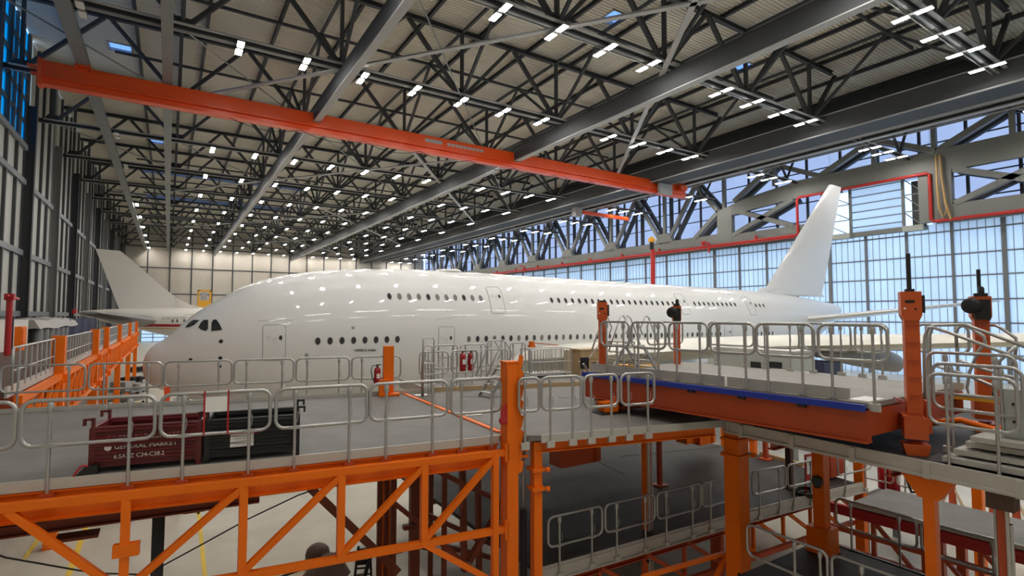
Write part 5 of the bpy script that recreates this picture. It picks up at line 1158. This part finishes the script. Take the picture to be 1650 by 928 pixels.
# walkway below the side platform
t = thing('lower_walkway', 'dark walkway at lower deck height running towards the camera', 'walkway', (11.3, 4, Z0))
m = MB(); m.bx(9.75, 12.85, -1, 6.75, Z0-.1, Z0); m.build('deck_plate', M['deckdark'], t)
m = MB(); m.bx(9.72, 9.76, -1, 6.75, Z0-.2, Z0+.05); m.bx(12.84, 12.9, -1, 6.75, Z0-.2, Z0+.02); m.build('edge_strip', M['blackmetal'], t)
m = MB(); m.bx(9.85, 10.05, -1, 6.7, Z0-.5, Z0-.1); m.bx(12.6, 12.8, -1, 6.7, Z0-.5, Z0-.1); m.build('edge_beam', M['rust'], t)
for x, y in ((10, 6.4), (12.7, 6.4), (12.7, 1.5)): m = MB(); m.bx(x-.12, x+.12, y-.12, y+.12, 0, Z0-.1); m.build('leg', M['rust'], t)
q = onz(1326, 888, Z0); t = column('walkway_column', q.x, q.y, Z0, Z1-.12, .25, 0, 'orange column with box foot standing on the lower walkway')
m = MB(); m.box((0, 0, .27), (.46, .46, .54)); m.build('foot_box', M['orange'], t, local=True)
m = MB(); m.lathe([(.02, 0), (.1, .01), (.12, .06), (.1, .1)], (-.13, 0, 1.55), (-1, -.3, 0), 12); m.box((-.15, 0, 1.5), (.06, .1, .2)); m.build('black_knob', M['blackmetal'], t, local=True)
G = 'guard rails along the lower walkway'
A, B = (9.8, 7.6), (9.8, -1)
for i, s in enumerate(((1195, 1320), (1327, 1500))): rail(colx(s[0], (*A, Z0), (*B, Z0)), colx(s[1], (*A, Z0), (*B, Z0)), Z0, 'guard rail panel on the left side of the lower walkway, %s from the corner pillar' % ordn(i+1), G, posts=(.62, .92) if i == 0 else (.3, .8))
A, B = (12.88, 7.6), (12.88, -1)
for i, s in enumerate(((1336, 1462), (1469, 1612))): rail(colx(s[0], (*A, Z0), (*B, Z0)), colx(s[1], (*A, Z0), (*B, Z0)), Z0, 'guard rail panel on the right side of the lower walkway, %s from its far end' % ordn(i+1), G)
t = thing('lower_gate', 'orange tube gate with a diagonal below the near edge of the lower deck', 'gate', ony(1110, 928, 7.75))
for a, b in (((1035, 930), (1172, 890)), ((1180, 890), (1178, 970)), ((1142, 960), (1170, 893)), ((1035, 990), (1178, 960))):
    m = MB(); m.bar(ony(*a, 7.75), ony(*b, 7.75), .07, .09, up=(0, 1, 0)); m.build('tube', M['orange'], t)
# further walkway with red lattice beam
t = thing('far_walkway', 'grey walkway with red lattice beam to the right, beyond the lower walkway', 'walkway', (17.4, 5, Z0))
m = MB(); m.ext([(16.0, 7.6, Z0), (16.5, 1.2, Z0), (18.6, 1.2, Z0), (18.3, 7.6, Z0)], (0, 0, -.08)); m.build('deck_plate', M['deck'], t)
m = MB(); m.bar((15.96, 7.6, Z0+.0), (16.46, 1.2, Z0+.0), .05, .1); m.build('edge_strip', M['alu2'], t)
for z, s_ in ((-.22, .26), (-.75, .12), (-1.3, .16)):
    m = MB(); m.bar((15.95, 8.2, Z0+z), (16.45, 1.2, Z0+z), .14, s_); m.build('chord', M['rust'] if z < -.3 else M['redpaint'], t)
for k in range(6):
    y = 7-1.1*k; x = 15.98+.078*(7.6-y); m = MB(); m.bar((x, y, Z0-.3), (x+.05, y-.9, Z0-1.3), .09, .09, up=(1, 0, 0)); m.bar((x, y, Z0-.3), (x, y, Z0-1.3), .1, .1, up=(1, 0, 0)); m.build('lattice_web', M['rust'], t)
for x, y in ((16.2, 5.6), (18.2, 5.8), (16.6, 2), (18.4, 2)): m = MB(); m.bx(x-.1, x+.1, y-.1, y+.1, 0, Z0-.2); m.build('leg', M['rust'], t)
a, b = onz(1420, 815, 1.6), onz(1470, 798, 1.6)
t = thing('tray_platform', 'grey tray platform with a raised lip behind the red extinguishers', 'platform', (21, 8.3, 1.5))
m = MB(); m.bx(19.4, 22, 6.6, 9.0, 1.5, 1.58); m.build('tray', M['deck'], t)
m = MB(); m.bx(19.4, 19.46, 6.6, 9.0, 1.4, 1.75); m.bx(19.4, 22, 9.0, 9.06, 1.4, 1.75); m.build('lip', M['alu2'], t)
for x, y in ((19.6, 6.8), (21.8, 8.8), (19.6, 8.8)): m = MB(); m.bx(x-.08, x+.08, y-.08, y+.08, 0, 1.5); m.build('leg', M['steel2'], t)
for i, px in enumerate((1424, 1440)):
    q = onx(px, 770, 20); extinguisher(q, 2.1, .95, .17, 'red fire extinguisher on the far tray platform, %s of two' % ('left' if i == 0 else 'right'), 1)
G = 'rails around the tray platform'
rail((19.5, 9.0), (19.5, 7.9), 1.75, 'rail panel in front of the two red extinguishers', G, h=1.25, lo=.7); rail((19.5, 7.8), (19.5, 6.7), 1.75, 'rail panel right of the two red extinguishers', G, h=1.25, lo=.7)
for i, (px, py) in enumerate(((1535, 815), (1600, 825), (1638, 840))):
    q = onx(px, py, 26); t = thing('jack_stand', 'small orange jack stand with white arm on the hall floor, %s of three' % ordn(i+1), 'stand', (q.x, q.y, 0), 0, 'jack stands on the floor at the right')
    m = MB(); m.tube([(0, 0, 0), (0, 0, 2.0)], .12, 8); m.build('post', M['rust'], t, local=True)
    m = MB(); m.tube([(0, .5, .02), (0, 0, 1.2), (0, -.5, .02)], .07, 6); m.tube([(.4, 0, .02), (0, 0, 1.2)], .07, 6); m.build('leg', M['plylight'], t, local=True)
    m = MB(); m.tube([(0, 0, 2.0), (0, .3, 2.1), (0, .6, 1.9)], .06, 6); m.build('arm', M['paper'], t, local=True)
# ================================================================ LEFT DOCK
XD = -3.2
t = thing('long_dock', 'long orange dock running along the left side of the hall', 'dock', (-6, 45, 0))
m = MB(); m.bx(-9.5, XD-.05, 17.4, 86, ZDK-.12, ZDK); m.build('deck_plate', M['brown'], t)
m = MB(); m.bx(XD-.06, XD, 17.4, 86, ZDK-.14, ZDK+.12); m.build('toe_board', M['alu2'], t)
bays = [13.5, 23.8, 34.4, 40, 50.2, 63, 75.6]
for y in bays[1:]:
    m = MB(); s_ = .2; m.bx(XD-.1, XD+.26, y-s_, y+s_, 0, 7.1); m.build('post', M['orange'], t)
    m = MB(); m.bx(XD+.26, XD+.4, y-.1, y+.1, 5.5, 5.8); m.bx(XD+.26, XD+.4, y-.1, y+.1, 4.2, 4.5); m.build('bracket', M['orange'], t)
for xo, mt in ((XD+.15, 'orange'), (XD-1.6, 'rust'), (XD-3.2, 'orange')):
    for a, b in zip(bays[:-1], bays[1:]):
        a = max(a, 17.5)
        for z, s_ in ((5.72, .2), (4.3, .16)):
            m = MB(); m.bar((xo, a+.2, z), (xo, b-.2, z), .16, s_); m.build('chord', M[mt], t)
        n = max(2, round((b-a)/1.6))
        for k in range(n):
            y0 = a+.2+(b-a-.4)*k/n; y1 = a+.2+(b-a-.4)*(k+1)/n
            m = MB(); m.bar((xo, y0, 4.35), (xo, y1, 5.65), .09, .1, up=(1, 0, 0)); m.bar((xo, y1, 4.35), (xo, y1, 5.65), .09, .1, up=(1, 0, 0)); m.build('lattice_web', M[mt], t)
for k in range(0, 60, 4):
    m = MB(); m.bar((-9, 18+k, ZDK-.3), (XD, 18+k, ZDK-.3), .16, .3); m.build('cross_beam', M['rust'], t)
for y in bays[2:]:
    m = MB(); m.bx(-9.2, -8.8, y-.2, y+.2, 0, 5.8); m.build('rear_leg', M['rust'], t)
def dock_rail(y0, y1, label):
    t = thing('dock_rail', label, 'guard rail', (XD, y0, ZDK), R(90), 'baluster rails of the long dock'); L = y1-y0
    m = MB(); m.tube([(0, 0, 0), (0, 0, 1.0), (.05, 0, 1.05), (L-.05, 0, 1.05), (L, 0, 1.0), (L, 0, 0)], .032, 7); m.build('top_rail', M['alu'], t, smooth=True, local=True)
    m = MB(); m.tube([(0, 0, .48), (L, 0, .48)], .022, 6); m.build('mid_rail', M['alu'], t, local=True)
    n = max(3, round(L/.72))
    for k in range(1, n):
        m = MB(); m.tube([(L*k/n, 0, .02), (L*k/n, 0, 1.03)], .024 if k % 2 else .03, 6); m.build('baluster', M['alu'], t, local=True)
for i, (a, b) in enumerate(zip(bays[:-1], bays[1:])):
    dock_rail(max(a, 17.5)+.3, b-.3, 'galvanised baluster rail on the long orange dock, %s bay from the camera' % ordn(i+1))
# things on the dock
q0, q1 = onx(-20, 535, -7), onx(45, 535, -7); m = MB(); m.bx(-7.6, -7, q0.y, q1.y, ZDK, 7.55); m.bx(-7.65, -6.96, q0.y, q1.y, 7.5, 7.56); tag(m.build('white_cabinet', M['white2'], loc=(-7.3, (q0.y+q1.y)/2, ZDK)), 'white cabinet standing on the long orange dock', 'cabinet')
q = onx(33, 540, -6.6); m = MB(); m.bx(-6.75, -6.45, q.y-.55, q.y+.55, ZDK, 7.2); m.bx(-6.44, -6.42, q.y-.4, q.y+.4, ZDK+.1, 7.1); tag(m.build('orange_locker', M['orange'], loc=(-6.6, q.y, ZDK)), 'orange locker in front of the white cabinet on the long dock', 'locker')
q = onx(13, 540, -6.2); t = thing('red_hoist', 'dark red pillar hoist with a short jib on the long orange dock', 'hoist', (q.x, q.y, ZDK))
m = MB(); m.tube([(0, 0, 0), (0, 0, 2.75)], .12, 10); m.build('pillar', M['redpaint'], t, local=True)
m = MB(); m.box((0, 0, 2.7), (.34, .4, .3)); m.tube([(0, -.7, 2.75), (0, 1.6, 2.65)], .07, 8); m.build('jib', M['redpaint'], t, local=True); m = MB(); m.tube([(.1, .2, 0), (.1, .2, 1.8)], .05, 6); m.build('hose', M['black'], t, local=True)
a, b = onx(53, 535, -7), onx(102, 535, -7)
t = thing('tool_trolley', 'black shelf trolley under a grey tarpaulin on the long orange dock', 'trolley', (-7.5, (a.y+b.y)/2, ZDK))
m = MB(); m.bx(-8.2, -7, a.y, b.y, ZDK+.1, ZDK+1.2); m.build('body', M['blackmetal'], t)
for k in range(6): y = a.y+.6+(b.y-a.y-1.2)*k/5; m = MB(); m.lathe([(.3, 0), (.3, .75), (.2, .8)], (-6.9, y, ZDK+.2)); m.build('drum', M['steel2'], t, smooth=40)
m = MB(); rings = []
for k in range(9):
    y = a.y-.4+(b.y-a.y+5)*k/8; hh = 1.6+.05*math.sin(k*2.3)+.04*math.sin(k*5.1); rings.append([(-8.5, y, ZDK+.9), (-8.2, y, ZDK+hh), (-7.5, y, ZDK+hh+.1), (-6.9, y, ZDK+hh-.05), (-6.6, y, ZDK+1.0+.06*math.sin(k*1.7)), (-6.9, y, ZDK+1.05)])
m.loft(rings); m.build('tarpaulin', M['tarp'], t)
a, b = onx(108, 525, -7), onx(163, 530, -7)
t = thing('curtain_screen', 'dark navy curtain screen standing on the long dock before the second airliner', 'screen', (-7, (a.y+b.y)/2, ZDK)); m = MB(); rings = []
for k in range(40): y = a.y+(77-a.y)*k/39; x = -7+.18*math.sin(k*1.9); rings.append([(x, y, ZDK), (x+.02, y, ZDK+1.55), (x-.1, y, ZDK+1.55), (x-.1, y, ZDK)])
m.loft(rings); m.build('cloth', M['navy'], t)
# yellow cabin beyond, floor clutter, nose stand
q0, q1 = ony(318, 500, 112), ony(341, 467, 112)
t = thing('yellow_cabin', 'yellow lift cabin raised in front of the back wall, above the second airliner', 'lift cabin', ((q0.x+q1.x)/2, 112, 0))
m = MB(); x0, x1, z0, z1 = q0.x, q1.x, q0.z, q1.z; zm = z0+(z1-z0)*.48; m.bx(x0, x1, 112, 113.8, z0, zm); m.build('lower_body', M['yellowpaint'], t)
m = MB()
for x in (x0+.12, x1-.12):
    for y in (112.1, 113.7): m.bx(x-.12, x+.12, y-.1, y+.1, zm, z1)
m.bx(x0, x1, 112, 113.8, z1-.3, z1); m.build('cab_frame', M['yellowpaint'], t)
m = MB(); m.bx(x0+.5, x1-.7, 112.3, 113, zm, z1-.5); m.build('seat_back', M['tie'], t); m = MB(); m.bx((x0+x1)/2-.3, (x0+x1)/2+.3, 112.6, 113.2, 0, z0); m.build('mast', M['redpaint'], t)
q = ony(300, 640, 25.5); t = thing('nose_stand', 'low red and grey maintenance stand on the floor under the airliner nose', 'stand', (ony(300, 640, 25.5).x, 25.5, 0))
a = ony(268, 640, 25.5); b = ony(300, 640, 25.5)
m = MB(); m.bx(a.x-.08, a.x+.12, 25.4, 25.6, 0, 4.95); m.build('red_post', M['orange2'], t)
for k in range(4): m = MB(); m.bx(a.x+.25, b.x, 25.2, 26.2, 3.3+.3*k, 3.5+.3*k); m.build('tray', M['steel2'], t)
m = MB(); m.bx(a.x+.3, a.x+.45, 25.6, 25.8, 0, 3.4); m.bx(b.x-.2, b.x-.05, 25.6, 25.8, 0, 3.4); m.build('leg', M['steel2'], t)
m = MB(); m.bx(b.x+.05, b.x+.4, 25.4, 25.8, 3.6, 4.3); m.build('yellow_box', M['yellowpaint'], t)
m = MB(); m.tube([ony(x, y, 25.5) for x, y in ((292, 632), (305, 645), (318, 660))], .02, 5); m.tube([ony(x, y, 25.5) for x, y in ((285, 640), (318, 632), (350, 650))], .02, 5); m.build('wire', M['black'], t)
cl = [((185, 640), 33, 'grey', 1.4), ((203, 615), 45, 'dark', 1.3), ((178, 662), 29, 'dark', 1.1), ((205, 590), 58, 'grey', 1.6), ((214, 582), 66, 'dark', 1.3), ((222, 576), 80, 'dark', 1.2), ((170, 640), 31, 'brown', .9)]
for i, (p, Y, c, s_) in enumerate(cl):
    q = ony(*p, Y); t = thing('equipment_cart', 'low equipment cart on the hall floor beside the long orange dock, %s from the camera' % ordn(i+1), 'cart', (q.x, Y, 0), .3*i, 'carts beside the long dock')
    m = MB(); m.box((0, 0, .75*s_), (1.2*s_, 1.6*s_, .12)); m.box((0, 0, .25*s_), (1.2*s_, 1.6*s_, .08)); [m.box((x*s_, y*s_, .5*s_), (.07, .07, 1.0*s_)) for x in (-.55, .55) for y in (-.75, .75)]; m.build('frame', M['steel2' if c != 'brown' else 'rust'], t, local=True)
    m = MB(); m.box((-.15, .2, 1.0*s_), (.7*s_, .9*s_, .5*s_)); m.lathe([(.25, 0), (.3, .5), (.1, .6)], (.25*s_, -.4*s_, .8*s_)); m.build('load', M['black' if c == 'dark' else 'tarp'], t, local=True)
    for x in (-.5, .5):
        for y in (-.6, .6): m = MB(); m.lathe([(.05, -.05), (.12, -.05), (.12, .05), (.05, .05)], (x*s_, y*s_, .12), (1, 0, 0), 10); m.build('wheel', M['black'], t, local=True)
# red crane mast beyond the airliner's back
a = ony(1050, 385, 52); t = thing('spreader_mast', 'thin red mast with an orange and black tip rising behind the airliner', 'mast', (a.x, 52, 0))
m = MB(); b = ony(1052, 402, 52); m.tube([(a.x, 52, 0), (b.x, 52, b.z)], .33, 8); m.build('mast', M['pipe_red'], t)
m = MB(); m.tube([(a.x, 52, b.z), (a.x, 52, a.z-.5)], .3, 8); m.build('tip', M['blackmetal'], t); m = MB(); m.lathe([(.1, 0), (.5, .2), (.5, .6), (.2, .9)], (a.x, 52, a.z-.6)); m.build('lamp_head', M['yellowpaint'], t)
m = MB(); m.lathe([(0, 0), (.9, 0), (1.0, .1), (.8, .25), (0, .3)], ony(722, 437, FYC)+Vector((0, 0, -.15)), (0, 0, 1), 20); m.build('satcom_dome', M['white'], jet)
